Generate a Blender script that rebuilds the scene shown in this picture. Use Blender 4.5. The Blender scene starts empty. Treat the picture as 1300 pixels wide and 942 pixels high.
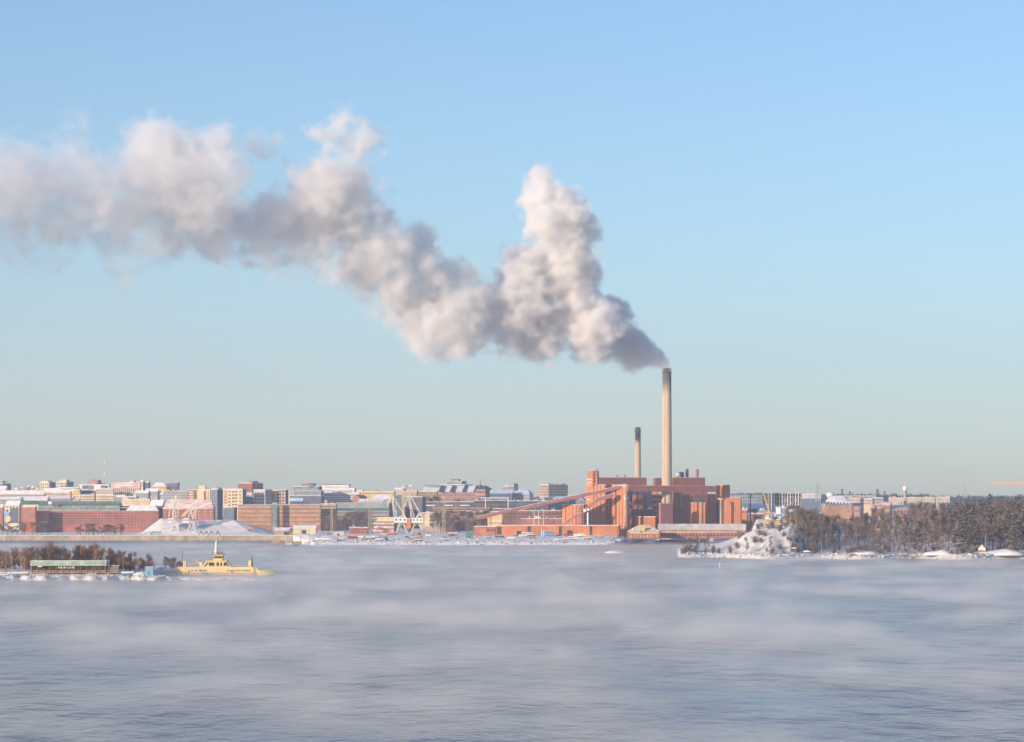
import bpy, bmesh, math, random
from mathutils import Vector, Matrix
C = bpy.context.scene.collection
S = bpy.context.scene
R = math.radians
random.seed(7)
# ---------------------------------------------------------------- camera
F, CX, HY, H = 3540.0, 650.0, 645.0, 32.0      # focal length in photo pixels, image centre column, horizon row, camera height
cam = bpy.data.objects.new('camera', bpy.data.cameras.new('camera')); C.objects.link(cam)
cam.location = (0, 0, H); cam.rotation_euler = (R(90), 0, 0)
cam.data.sensor_width = 36.0; cam.data.lens = F / 1300.0 * 36.0
cam.data.shift_y = (HY - 471.0) / 1300.0
cam.data.clip_start = 1.0; cam.data.clip_end = 60000.0
S.camera = cam
# ---------------------------------------------------------------- sky, sun, exposure
SUN_EL, SUN_B = R(13), R(47)                   # low winter sun, behind the camera to its left
w = bpy.data.worlds.new('World'); S.world = w; w.use_nodes = True
wn = w.node_tree
sky = wn.nodes.new('ShaderNodeTexSky'); sky.sky_type = 'NISHITA'; sky.sun_disc = False
sky.sun_elevation = SUN_EL; sky.sun_rotation = math.pi + SUN_B
sky.altitude = 0; sky.air_density = 1.0; sky.dust_density = 0.5; sky.ozone_density = 3.8
wn.links.new(sky.outputs[0], wn.nodes['Background'].inputs[0])
wn.nodes['Background'].inputs[1].default_value = 0.144
sun = bpy.data.objects.new('sun', bpy.data.lights.new('sun', 'SUN')); C.objects.link(sun)
sun.data.energy = 5.0; sun.data.angle = R(0.5); sun.data.color = (1.0, 0.79, 0.60)
sun.rotation_euler = Vector((math.sin(SUN_B), math.cos(SUN_B), -math.tan(SUN_EL))).to_track_quat('-Z', 'Y').to_euler()
S.view_settings.view_transform = 'Standard'; S.view_settings.look = 'None'
S.view_settings.exposure = 0.42; S.view_settings.gamma = 1.0
S.view_settings.use_curve_mapping = False
S.render.engine = 'CYCLES'
cy = S.cycles
cy.use_adaptive_sampling = True; cy.adaptive_threshold = 0.02; cy.use_denoising = True
cy.max_bounces = 12; cy.diffuse_bounces = 3; cy.glossy_bounces = 3; cy.volume_bounces = 7; cy.transparent_max_bounces = 8
cy.volume_step_rate = 1.0; cy.volume_max_steps = 256
cy.sample_clamp_indirect = 6.0
# ---------------------------------------------------------------- helpers
def W(px, Y): return (px - CX) / F * Y
def Zp(py, Y): return H - (py - HY) / F * Y
def P(px, py, Y): return Vector((W(px, Y), Y, Zp(py, Y)))
def tag(o, label=None, cat=None, group=None, kind=None):
    if label: o['label'] = label
    if cat: o['category'] = cat
    if group: o['group'] = group
    if kind: o['kind'] = kind
    return o
ORG = {}
def empty(name, loc, label, cat, group=None):
    o = bpy.data.objects.new(name, None); C.objects.link(o); o.location = loc
    o.empty_display_size = 1.0
    ORG[o.name] = Vector(loc)
    return tag(o, label, cat, group)
MATS = {}
def nd(nt, t, **kw):
    n = nt.nodes.new(t)
    for k, v in kw.items(): setattr(n, k, v)
    return n
def mat(name, col, rough=0.8, var=0.12, scale=0.15, col2=None, metal=0.0, bump=0.0, stretch=None, streak=0.0, spec=0.3, detail=4.0):
    """Procedural surface: two noise octaves of colour variation, optional vertical weather streaks and fine relief."""
    if name in MATS: return MATS[name]
    m = bpy.data.materials.new(name); m.use_nodes = True; nt = m.node_tree
    b = nt.nodes['Principled BSDF']; b.inputs['Roughness'].default_value = rough; b.inputs['Metallic'].default_value = metal
    b.inputs['Specular IOR Level'].default_value = spec
    tc = nd(nt, 'ShaderNodeNewGeometry'); mp = nd(nt, 'ShaderNodeMapping')
    nt.links.new(tc.outputs['Position'], mp.inputs[0])
    if stretch: mp.inputs['Scale'].default_value = stretch
    nz = nd(nt, 'ShaderNodeTexNoise'); nz.inputs['Scale'].default_value = scale; nz.inputs['Detail'].default_value = detail
    nt.links.new(mp.outputs[0], nz.inputs[0])
    c2 = col2 or tuple(max(0.0, c * (1 - 2.2 * var)) for c in col)
    c1 = col if col2 else tuple(min(1.0, c * (1 + var)) for c in col)
    rp = nd(nt, 'ShaderNodeMapRange'); rp.inputs[1].default_value = 0.35; rp.inputs[2].default_value = 0.65
    nt.links.new(nz.outputs['Fac'], rp.inputs[0])
    mx = nd(nt, 'ShaderNodeMix', data_type='RGBA'); mx.inputs[6].default_value = (*c1, 1); mx.inputs[7].default_value = (*c2, 1)
    nt.links.new(rp.outputs[0], mx.inputs[0]); out = mx.outputs[2]
    if streak > 0:
        ms = nd(nt, 'ShaderNodeMapping'); ms.inputs['Scale'].default_value = (0.5, 0.5, 0.03)
        nt.links.new(tc.outputs['Position'], ms.inputs[0])
        ns = nd(nt, 'ShaderNodeTexNoise'); ns.inputs['Scale'].default_value = 1.0; ns.inputs['Detail'].default_value = 3.0
        nt.links.new(ms.outputs[0], ns.inputs[0])
        m2 = nd(nt, 'ShaderNodeMix', data_type='RGBA', blend_type='MULTIPLY'); m2.inputs[0].default_value = streak
        nt.links.new(out, m2.inputs[6]); nt.links.new(ns.outputs['Fac'], m2.inputs[7])
        m3 = nd(nt, 'ShaderNodeMix', data_type='RGBA', blend_type='MULTIPLY'); m3.inputs[0].default_value = 1.0
        m3.inputs[7].default_value = (1 + streak * .6,) * 3 + (1,)
        nt.links.new(m2.outputs[2], m3.inputs[6]); out = m3.outputs[2]
    nt.links.new(out, b.inputs['Base Color'])
    if bump > 0:
        nb = nd(nt, 'ShaderNodeTexNoise'); nb.inputs['Scale'].default_value = scale * 6; nb.inputs['Detail'].default_value = 3.0
        nt.links.new(mp.outputs[0], nb.inputs[0])
        bp = nd(nt, 'ShaderNodeBump'); bp.inputs['Strength'].default_value = bump; bp.inputs['Distance'].default_value = 0.4
        nt.links.new(nb.outputs['Fac'], bp.inputs['Height']); nt.links.new(bp.outputs[0], b.inputs['Normal'])
    MATS[name] = m
    return m
class MB:
    """Collects boxes, tubes and sheets in world space and links them as ONE mesh object."""
    def __init__(s): s.v, s.f, s.m, s.mi = [], [], [], 0
    def quad(s, *p):
        n = len(s.v); s.v += [tuple(q) for q in p]; s.f.append(tuple(range(n, n + len(p)))); s.m.append(s.mi); return s
    def obox(s, o, u, v, h):                     # box from corner o along u, v and up h (vectors, or a number for h)
        o, u, v = Vector(o), Vector(u), Vector(v); h = Vector((0, 0, h)) if isinstance(h, (int, float)) else Vector(h)
        if u.cross(v).dot(h) < 0: u, v = v, u
        n = len(s.v); s.v += [tuple(q) for q in (o, o + u, o + u + v, o + v, o + h, o + u + h, o + u + v + h, o + v + h)]
        for f in ((0, 3, 2, 1), (4, 5, 6, 7), (0, 1, 5, 4), (1, 2, 6, 5), (2, 3, 7, 6), (3, 0, 4, 7)):
            s.f.append(tuple(n + i for i in f)); s.m.append(s.mi)
        return s
    def box(s, c, sx, sy, sz, rz=0.0):           # box centred on c in plan, standing on c.z
        ca, sa = math.cos(rz), math.sin(rz); u = Vector((ca * sx, sa * sx, 0)); v = Vector((-sa * sy, ca * sy, 0))
        return s.obox(Vector(c) - u / 2 - v / 2, u, v, sz)
    def tube(s, a, b, r0, r1=None, n=6, caps=True):
        a, b = Vector(a), Vector(b); r1 = r0 if r1 is None else r1; d = (b - a)
        if d.length < 1e-6: return s
        d.normalize(); x = d.orthogonal().normalized(); y = d.cross(x); k = len(s.v)
        for c, r in ((a, r0), (b, r1)):
            for i in range(n):
                t = 2 * math.pi * i / n; s.v.append(tuple(c + (x * math.cos(t) + y * math.sin(t)) * r))
        for i in range(n):
            j = (i + 1) % n; s.f.append((k + i, k + j, k + n + j, k + n + i)); s.m.append(s.mi)
        if caps:
            s.f.append(tuple(k + n - 1 - i for i in range(n))); s.m.append(s.mi)
            s.f.append(tuple(k + n + i for i in range(n))); s.m.append(s.mi)
        return s
    def lathe(s, c, prof, n=24):                 # prof: (radius, z) from below upwards, round a vertical axis at c
        k = len(s.v); c = Vector(c)
        for r, z in prof:
            for i in range(n):
                t = 2 * math.pi * i / n; s.v.append((c.x + r * math.cos(t), c.y + r * math.sin(t), c.z + z))
        for q in range(len(prof) - 1):
            for i in range(n):
                j = (i + 1) % n; s.f.append((k + q * n + i, k + q * n + j, k + (q + 1) * n + j, k + (q + 1) * n + i)); s.m.append(s.mi)
        s.f.append(tuple(k + (len(prof) - 1) * n + i for i in range(n))); s.m.append(s.mi)
        s.f.append(tuple(k + n - 1 - i for i in range(n))); s.m.append(s.mi)
        return s
    def prism(s, pts, d):                        # polygon pts (vectors) pushed along d
        pts = [Vector(p) for p in pts]; d = Vector(d); n = len(pts); k = len(s.v)
        s.v += [tuple(p) for p in pts] + [tuple(p + d) for p in pts]
        s.f.append(tuple(k + i for i in range(n))); s.f.append(tuple(k + n + n - 1 - i for i in range(n))); s.m += [s.mi] * 2
        for i in range(n):
            j = (i + 1) % n; s.f.append((k + i, k + n + i, k + n + j, k + j)); s.m.append(s.mi)
        return s
    def build(s, name, mats, parent=None, smooth=False, kind=None, fix=True):
        mats = mats if isinstance(mats, (list, tuple)) else [mats]
        org = ORG[parent.name] if parent is not None else Vector((0, 0, 0))
        me = bpy.data.meshes.new(name); me.from_pydata([(a - org.x, b - org.y, c - org.z) for a, b, c in s.v], [], s.f)
        for m in mats: me.materials.append(m)
        if len(mats) > 1: me.polygons.foreach_set('material_index', s.m)
        if fix:
            bm = bmesh.new(); bm.from_mesh(me); bmesh.ops.recalc_face_normals(bm, faces=bm.faces); bm.to_mesh(me); bm.free()
        if smooth: me.polygons.foreach_set('use_smooth', [True] * len(me.polygons))
        me.update()
        o = bpy.data.objects.new(name, me); C.objects.link(o)
        if parent is not None: o.parent = parent
        ORG[o.name] = org
        if kind: o['kind'] = kind
        return o
    def thing(s, name, mats, label, cat, group=None, smooth=False):   # a top-level thing that is one mesh
        return tag(s.build(name, mats, None, smooth), label, cat, group)
def children(o): return [c for c in bpy.data.objects if c.parent == o]
def copy_tree(o, kids, loc, rz=0.0, sc=1.0, label=None, group=None):
    """Copy of a thing and of its parts; mesh data are shared. kids = {object: [its children]}"""
    def cp(a, par):
        c = a.copy(); C.objects.link(c); c.parent = par
        for k in kids.get(a.name, ()): cp(k, c)
        return c
    c = cp(o, None); c.location = loc; c.rotation_euler = (0, 0, rz); c.scale = (sc,) * 3 if isinstance(sc, (int, float)) else sc
    if label: c['label'] = label
    if group: c['group'] = group
    return c
# ---------------------------------------------------------------- materials
def ss(a, b, x):
    t = min(1.0, max(0.0, (x - a) / (b - a))); return t * t * (3 - 2 * t)
SNOW = mat('snow', (0.88, 0.87, 0.87), 0.75, scale=0.12, col2=(0.72, 0.70, 0.69), bump=0.5)
ROOFSNOW = mat('roof_snow', (0.78, 0.79, 0.82), 0.75, scale=0.35, col2=(0.55, 0.56, 0.60))
THINSNOW = mat('thin_roof_snow', (0.60, 0.62, 0.66), 0.75, scale=0.25, col2=(0.28, 0.29, 0.32))
BRICK = mat('red_brick', (0.38, 0.155, 0.115), 0.9, 0.10, 0.12, streak=0.35)
PLANT = mat('plant_cladding', (0.55, 0.205, 0.088), 0.65, 0.07, 0.06, streak=0.45)
PLANTD = mat('plant_dimmed_dark_cladding', (0.40, 0.165, 0.135), 0.6, 0.07, 0.06, streak=0.35)  # darker cladding copy with dim grazing light put into its colour; also joints
MAROON = mat('maroon_and_dimmed_cladding', (0.31, 0.118, 0.088), 0.55, 0.08, 0.1, streak=0.3)  # on the plant halls, dim grazing light is put into this darker tone
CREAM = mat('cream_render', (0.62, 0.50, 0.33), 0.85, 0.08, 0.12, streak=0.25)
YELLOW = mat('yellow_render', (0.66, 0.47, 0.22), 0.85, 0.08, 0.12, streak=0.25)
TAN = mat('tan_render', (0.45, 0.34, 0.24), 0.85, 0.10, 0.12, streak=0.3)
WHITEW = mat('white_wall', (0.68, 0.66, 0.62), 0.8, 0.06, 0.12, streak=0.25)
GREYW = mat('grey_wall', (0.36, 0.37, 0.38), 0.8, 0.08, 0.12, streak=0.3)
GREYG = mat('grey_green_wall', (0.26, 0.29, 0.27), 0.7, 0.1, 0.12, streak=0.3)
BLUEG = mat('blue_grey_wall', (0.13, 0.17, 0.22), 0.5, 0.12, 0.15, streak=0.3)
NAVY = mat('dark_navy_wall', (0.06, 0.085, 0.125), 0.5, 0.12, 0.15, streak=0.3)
TEAL = mat('teal_glass', (0.05, 0.13, 0.14), 0.25, 0.2, 0.3, spec=0.5)
PGREEN = mat('pale_green_glass', (0.30, 0.36, 0.30), 0.35, 0.2, 0.3, spec=0.5)
BROWNB = mat('brown_brick', (0.22, 0.125, 0.10), 0.9, 0.12, 0.12, streak=0.3)
PINKB = mat('pink_brick', (0.40, 0.24, 0.20), 0.9, 0.1, 0.12, streak=0.3)
GLASS = mat('dark_window', (0.035, 0.045, 0.06), 0.25, 0.3, 0.4, spec=0.5)
LGLASS = mat('pale_window', (0.50, 0.50, 0.46), 0.4, 0.25, 0.4, spec=0.5)
DARK = mat('dark_steel', (0.055, 0.055, 0.06), 0.6, 0.2, 0.3)
STEEL = mat('galvanised_steel', (0.42, 0.41, 0.39), 0.5, 0.12, 0.3, metal=0.2)
CRANEP = mat('crane_paint', (0.78, 0.72, 0.62), 0.5, 0.1, 0.3, streak=0.3)
CRANEW = mat('crane_white', (0.78, 0.77, 0.74), 0.5, 0.06, 0.3, streak=0.3)
REDP = mat('red_paint', (0.60, 0.09, 0.06), 0.5, 0.1, 0.3)
ORANGEP = mat('orange_paint', (0.75, 0.26, 0.07), 0.5, 0.1, 0.3)
YELP = mat('yellow_paint', (0.72, 0.46, 0.12), 0.5, 0.1, 0.3)
BLUEP = mat('blue_paint', (0.10, 0.25, 0.42), 0.5, 0.1, 0.3, streak=0.3)
GREENP = mat('green_paint', (0.10, 0.30, 0.17), 0.5, 0.12, 0.3)
CONC = mat('weathered_concrete', (0.46, 0.38, 0.28), 0.9, 0.12, 0.15, streak=0.4)
ROCK = mat('shore_rock', (0.16, 0.125, 0.105), 0.95, scale=0.25, col2=(0.75, 0.73, 0.72), bump=0.4)
WOOD = mat('weathered_wood', (0.42, 0.28, 0.15), 0.9, 0.15, 0.3, streak=0.3)
TARP = mat('grey_tarpaulin', (0.40, 0.42, 0.46), 0.7, 0.15, 0.3)
REDROOF = mat('red_tile_roof', (0.45, 0.13, 0.08), 0.85, scale=0.2, col2=(0.70, 0.62, 0.60))
MIXROOF = mat('patchy_snow_roof', (0.74, 0.72, 0.74), 0.8, scale=0.2, col2=(0.50, 0.22, 0.17), stretch=(.4, .4, 3))
GREENROOF = mat('copper_green_roof', (0.33, 0.44, 0.34), 0.6, 0.12, 0.4, streak=0.2)
BARK = mat('bare_bark', (0.17, 0.12, 0.09), 0.95, 0.2, 0.6)
BIRCH = mat('birch_bark', (0.42, 0.32, 0.24), 0.9, 0.25, 0.8)
TWIG = mat('brown_twigs', (0.20, 0.14, 0.112), 0.95, 0.22, 0.08)
TWIG2 = mat('rusty_twigs', (0.27, 0.165, 0.11), 0.95, 0.22, 0.08)
FROST = mat('frosted_twigs', (0.40, 0.35, 0.31), 0.95, 0.2, 0.2)
NEEDLE = mat('conifer_needles', (0.125, 0.115, 0.075), 0.9, 0.25, 0.15)
TREESNOW = mat('bough_snow', (0.52, 0.48, 0.42), 0.8, 0.15, 0.3)
FERRYY = mat('ferry_yellow', (0.82, 0.62, 0.30), 0.5, 0.04, 0.2, streak=0.2)
# ---------------------------------------------------------------- setting: terrain, sea, shores
def shore_y(px):
    a = 2763 + (2412 - 2763) * ss(372, 396, px); return a + (2763 - 2412) * ss(775, 830, px)
_n = lambda x, y, s: math.sin(x * s + 1.3) * math.cos(y * s * 1.27 + 0.7) + 0.5 * math.sin(x * s * 2.3 + y * s * 1.9)
def ground(px, Y):
    sy = shore_y(px); d = Y - sy
    if d < 0: return -1.5
    x = W(px, Y)
    base = 2.3 * ss(0, 7, d) + 0.9 * ss(14, 20, d) + 0.9 * ss(34, 42, d) + 2.6 * ss(40, 150, d) + (0.35 * _n(x, Y, 0.045) + .45 * _n(x, Y, .22)) * ss(3, 20, d) * (1 - ss(250, 330, d))
    if px < 380: base = 4.6 + 1.6 * ss(0, 150, d)
    hill = (33 - 22 * ss(740, 900, px)) * ss(2960, 3600, Y) + 10 * ss(3600, 5200, Y) + 14 * ss(5200, 9000, Y)
    return base + hill
def sheet(name, pxs, Ys, fn, m, smooth=True):
    b = MB(); nx = len(pxs)
    for k, Y in enumerate(Ys):
        for px in pxs:
            yy = Y(px) if callable(Y) else Y
            b.v.append((W(px, yy), yy, fn(px, yy)))
    for j in range(len(Ys) - 1):
        for i in range(nx - 1): b.f.append((j * nx + i, j * nx + i + 1, (j + 1) * nx + i + 1, (j + 1) * nx + i))
    o = b.build(name, m, smooth=smooth, fix=False); o['kind'] = 'structure'
    return o
pxs = [-420 + 6 * i for i in range(380)]
Ys = [lambda p, d=d: shore_y(p) + d for d in (-3, 0.5, 2, 4, 6, 8, 11, 14, 17, 20, 24, 29, 34, 38, 42, 48, 55, 63, 72, 85, 100, 120, 140, 165, 190, 220, 250)] + [3060, 3120, 3200, 3300, 3400, 3500, 3600, 3800, 4200, 4800, 5500, 6500, 7500, 9500, 14000]
sheet('mainland', pxs, Ys, ground, SNOW)
# the sea: dark cold water ruffled by light wind
SEA = bpy.data.materials.new('sea_water'); SEA.use_nodes = True; nt = SEA.node_tree; pb = nt.nodes['Principled BSDF']
pb.inputs['Base Color'].default_value = (0.030, 0.038, 0.060, 1); pb.inputs['Roughness'].default_value = 0.18; pb.inputs['IOR'].default_value = 1.33
geo = nd(nt, 'ShaderNodeNewGeometry'); h = None
for sc, st, amp in ((0.035, (1, .5, 1), 1.0), (0.085, (1, .42, 1), 1.0), (0.16, (1, .55, 1), 0.55), (0.6, (1, .6, 1), 0.20)):
    mp = nd(nt, 'ShaderNodeMapping'); mp.inputs['Scale'].default_value = st; mp.inputs['Rotation'].default_value = (0, 0, 0.35)
    nt.links.new(geo.outputs['Position'], mp.inputs[0])
    nz = nd(nt, 'ShaderNodeTexNoise'); nz.inputs['Scale'].default_value = sc; nz.inputs['Detail'].default_value = 4.0; nt.links.new(mp.outputs[0], nz.inputs[0])
    ml = nd(nt, 'ShaderNodeMath', operation='MULTIPLY'); ml.inputs[1].default_value = amp; nt.links.new(nz.outputs['Fac'], ml.inputs[0])
    if h is None: h = ml.outputs[0]
    else:
        ad = nd(nt, 'ShaderNodeMath', operation='ADD'); nt.links.new(h, ad.inputs[0]); nt.links.new(ml.outputs[0], ad.inputs[1]); h = ad.outputs[0]
mp = nd(nt, 'ShaderNodeMapping'); mp.inputs['Scale'].default_value = (1, .45, 1); nt.links.new(geo.outputs['Position'], mp.inputs[0])
nz = nd(nt, 'ShaderNodeTexNoise'); nz.inputs['Scale'].default_value = 0.018; nz.inputs['Detail'].default_value = 5.0; nt.links.new(mp.outputs[0], nz.inputs[0])
mr = nd(nt, 'ShaderNodeMapRange'); mr.inputs[1].default_value = .38; mr.inputs[2].default_value = .62; mr.inputs[3].default_value = .22; mr.inputs[4].default_value = 1.0; nt.links.new(nz.outputs['Fac'], mr.inputs[0])   # gusts ruffle the water in patches
bp = nd(nt, 'ShaderNodeBump'); nt.links.new(mr.outputs[0], bp.inputs['Strength']); bp.inputs['Distance'].default_value = 5.0
nt.links.new(h, bp.inputs['Height']); nt.links.new(bp.outputs[0], pb.inputs['Normal'])
b = MB(); b.quad((-4000, -300, 0), (4000, -300, 0), (4000, 3600, 0), (-4000, 3600, 0)); o = b.build('sea', SEA, fix=False); o['kind'] = 'structure'
# stone quay along the left basin
b = MB()
for i in range(26):
    xa, xb = -40 + i * 16.2, -40 + (i + 1) * 16.2
    b.obox((W(xa, 2761), 2759.5 + 0.25 * (i % 2), -1), (W(xb, 2761) - W(xa, 2761) - .15, 0, 0), (0, 6, 0), 5.7)
o = b.build('quay_wall', CONC); o['kind'] = 'structure'
b = MB(); b.obox((W(-45, 2760), 2759.2, 4.75), (W(382, 2760) - W(-45, 2760), 0, 0), (0, 7, 0), 0.5); o = b.build('quay_coping', SNOW); o['kind'] = 'structure'
# right-hand wooded shore
def isl_front(px): return 1745 + 60 * ss(1010, 862, px) + 14 * math.sin(px * .05) * ss(870, 900, px)
def island(px, Y):
    d = Y - isl_front(px); e = ss(856, 872, px)
    if d < 0: return -1.2
    z = (2.5 * ss(0, 6, d) + 2.4 * ss(6, 45, d)) * e - 1.2 * (1 - e) + 0.3 * _n(W(px, Y), Y, 0.08) * ss(0, 20, d) * e
    z += 15.5 * ss(1010, 1260, px) * ss(60, 300, d) + 3.0 * ss(1000, 1060, px) * ss(40, 160, d)
    k = ss(893, 985, px) * (1 - ss(1010, 1044, px)); z += (15.0 + 0.9 * _n(W(px, Y), Y, .10) + 0.6 * _n(W(px, Y), Y, .31)) * k * ss(14 + 8 * math.sin(px * .21), 95 + 14 * math.sin(px * .13), d) * (1 - ss(250, 330, d))      # the snowy rocky bank
    return z * (1 - ss(330, 420, d)) - 1.5 * ss(380, 420, d)
sheet('wooded_shore', [852 + 2 * i for i in range(360)], [lambda p, d=d: isl_front(p) + d for d in (-4, 0.3, 3, 7, 12, 18, 24, 30, 37, 45, 52, 60, 68, 76, 85, 95, 110, 130, 170, 220, 280, 340, 380, 420)], island, mat('rocky_snow', (0.80, 0.79, 0.78), 0.8, scale=0.12, col2=(0.58, 0.53, 0.50), bump=0.5, detail=9.0))
# raised fill behind the bank that carries the building site
def fill(px, Y):
    k = ss(948, 961, px) * (1 - ss(1028, 1046, px)) * ss(2150, 2186, Y)
    return -1.5 + (19.9 + 2.9 * ss(2210, 2440, Y) - .0) * k
sheet('fill_terrace', [940 + 4 * i for i in range(30)], [2148 + 6 * i for i in range(8)] + [2210, 2240, 2280, 2330, 2380, 2440, 2500, 2600, 2700, 2770], fill, SNOW)
# left skerry with the pavilion
def sk_front(px): return 1236 + 6 * math.sin(px * .09) + 3 * math.sin(px * .31)
def skerry(px, Y):
    d = Y - sk_front(px); e = 1 - ss(200, 232, px) * .55 - ss(300, 346, px) * .45; back = 1 - ss(95, 150, d)
    if px > 196: back = max(1 - ss(18, 34, d), (1 - ss(232, 244, px)) * ss(108, 116, d) * (1 - ss(150, 168, d)))
    if d < 0: return -1.2
    return (1.6 * ss(0, 4, d) + 1.6 * ss(6, 50, d) * (px < 240) + 0.28 * _n(W(px, Y), Y, 0.3)) * e * back - 1.3 * (1 - back * (1 - ss(322, 346, px)))
sheet('skerry', [-330 + 5 * i for i in range(138)], [lambda p, d=d: sk_front(p) + d for d in (-4, 0.3, 2, 4, 7, 12, 18, 26, 36, 55, 75, 95, 106, 112, 118, 130, 148, 160, 175)], skerry, mat('trodden_snow', (0.86, 0.84, 0.83), 0.8, scale=0.3, col2=(0.60, 0.55, 0.50), bump=0.5))
# ---------------------------------------------------------------- buildings
class Bld:
    """A block given by the photo columns of its left, near and right corners, its top row and its distance; two seen faces L and R."""
    def __init__(s, name, label, cat, xl, xm, xr, yt, Y, wall, t=22.0, depth=14.0, zb=None, roof=ROOFSNOW, group=None, root=None, wallname='wall', rt=0.55, over=0.35):
        a = R(t); s.Y = Y; s.zt = Zp(yt, Y); s.zb = ground((xl + xr) / 2, Y) - 0.6 if zb is None else zb
        s.uL = Vector((-math.cos(a), math.sin(a), 0)); s.uR = Vector((math.sin(a), math.cos(a), 0))
        s.o = Vector((W(xm, Y), Y, s.zb))
        s.nL = -s.uR; s.nR = -s.uL
        s.lL = s.solve(s.uL, xl) if xm > xl else depth
        s.lR = s.solve(s.uR, xr) if xr > xm else depth
        s.lL = max(s.lL, 1.0); s.lR = max(min(s.lR, 400), 1.0)
        c = s.o + s.uL * s.lL / 2 + s.uR * s.lR / 2
        s.root = root or empty(name, (c.x, c.y, s.zb), label, cat, group)
        s.wall = MB().obox(s.o, s.uL * s.lL, s.uR * s.lR, s.zt - s.zb).build(wallname, wall, s.root)
        if roof is not None and rt > 0:
            s.roofbits = (roof is not None)
            MB().obox(s.o - s.uL * over - s.uR * over + Vector((0, 0, s.zt - s.zb + .004)), s.uL * (s.lL + 2 * over), s.uR * (s.lR + 2 * over), rt).build('roof', roof, s.root)
    def clutter(s, n=4):
        """Lift heads, vents and pipes standing on a flat roof."""
        r = random.Random(int(s.o.x * 7 + s.zt * 13)); m = (GREYW, CONC, DARK, WHITEW, BROWNB)[r.randrange(5)]; b = MB(); z = s.zt + .5
        for i in range(n + int(s.lL / 14)):
            p = s.o + s.uL * s.lL * r.uniform(.08, .92) + s.uR * s.lR * r.uniform(.15, .85); p.z = z
            if r.random() < .55: b.box(p, r.uniform(1.2, 3.5), r.uniform(1.2, 2.5), r.uniform(.8, 2.0), math.atan2(s.uL.y, s.uL.x))
            else: b.tube(p, p + Vector((0, 0, r.uniform(1.2, 3.2))), r.uniform(.15, .45), n=6)
        b.build('vent', m, s.root, kind='stuff')
    def solve(s, u, px):
        k = (px - CX) / F; return (k * s.o.y - s.o.x) / (u.x - k * u.y)
    def fr(s, face): return (s.uL, s.nL, s.lL) if face == 'L' else (s.uR, s.nR, s.lR)
    def span(s, face, x0, x1):
        u, n, l = s.fr(face); a, b = s.solve(u, x0), s.solve(u, x1); a, b = min(a, b), max(a, b)
        return max(a, 0.05), min(b, l - 0.05)
    def bx(s, mb, face, a, b, z0, z1, th=.25):
        u, n, l = s.fr(face); o = Vector((s.o.x, s.o.y, 0)) + u * a - n * 0.12
        mb.obox(o + Vector((0, 0, z0)), u * (b - a), n * (th + .12), z1 - z0); return mb
    def rect(s, name, face, x0, x1, y0, y1, m, th=.25):
        a, b = s.span(face, x0, x1); Yc = (s.o + s.fr(face)[0] * (a + b) / 2).y
        return s.bx(MB(), face, a, b, Zp(y1, Yc), Zp(y0, Yc), th).build(name, m, s.root)
    def grid(s, face, x0, x1, y0, y1, rows, cols, m=None, fw=.5, fh=.5, indiv=False, name='window', th=.15, skip=0.0, parent=None):
        a, b = s.span(face, x0, x1); u = s.fr(face)[0]; Yc = (s.o + u * (a + b) / 2).y
        zt, zb = Zp(y0, Yc), Zp(y1, Yc); cw, ch = (b - a) / cols, (zt - zb) / rows; m = m or GLASS; mb = MB(); src = None
        for r in range(rows):
            for c in range(cols):
                if skip and random.random() < skip: continue
                aa = a + cw * (c + .5 - fw / 2); zz = zb + ch * (r + .5 - fh / 2)
                if indiv:
                    if src is None:
                        src = s.bx(MB(), face, aa, aa + cw * fw, zz, zz + ch * fh, th).build(name, m, s.root); a0, z0 = aa, zz
                    else:
                        w2 = src.copy(); C.objects.link(w2); w2.parent = s.root; w2.location = u * (aa - a0) + Vector((0, 0, zz - z0))
                else: s.bx(mb, face, aa, aa + cw * fw, zz, zz + ch * fh, th)
        if mb.v: mb.build(name, m, s.root, kind='stuff')
    def bands(s, face, x0, x1, y0, y1, n, m, fh=.5, name='window_band', th=.12):
        a, b = s.span(face, x0, x1); u = s.fr(face)[0]; Yc = (s.o + u * (a + b) / 2).y
        zt, zb = Zp(y0, Yc), Zp(y1, Yc); ch = (zt - zb) / n
        for r in range(n):
            zz = zb + ch * (r + .5 - fh / 2)
            s.bx(MB(), face, a, b, zz, zz + ch * fh, th).build(name, m, s.root)
    def panels(s, face, x0, x1, y0, y1, n, m, gap=.14, name='cladding_panel', th=.55, alt=.25):
        a, b = s.span(face, x0, x1); u, nn, _ = s.fr(face); Yc = (s.o + u * (a + b) / 2).y; cw = (b - a) / n
        z0, z1 = max(Zp(y1, Yc), s.zb + .3), Zp(y0, Yc); src = None
        for c in range(n):
            if src is None: src = s.bx(MB(), face, a + cw * gap / 2, a + cw * (1 - gap / 2), z0, z1, th).build(name, m, s.root)
            else:
                q = src.copy(); C.objects.link(q); q.parent = s.root; q.location = u * (cw * c) + nn * (alt * (c % 2 == 1))
    def ridge(s, yr, m, along='L', name='roof', hip=0.0, over=.6):
        """A pitched roof whose ridge runs along face L (or R); hip = how far the ridge ends are pulled in."""
        u, v, lu, lv = (s.uL, s.uR, s.lL, s.lR) if along == 'L' else (s.uR, s.uL, s.lR, s.lL)
        z = s.zt + .01; zr = Zp(yr, (s.o + v * lv / 2).y); o = Vector((s.o.x, s.o.y, z)); oo = o - u * over - v * over
        A, B, Cc, D = oo, oo + u * (lu + 2 * over), oo + u * (lu + 2 * over) + v * (lv + 2 * over), oo + v * (lv + 2 * over)
        R0 = o + u * (lu * hip) + v * lv / 2; R1 = o + u * (lu * (1 - hip)) + v * lv / 2; R0.z = R1.z = zr
        if hip == 0: R0 -= u * over; R1 += u * over
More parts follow.
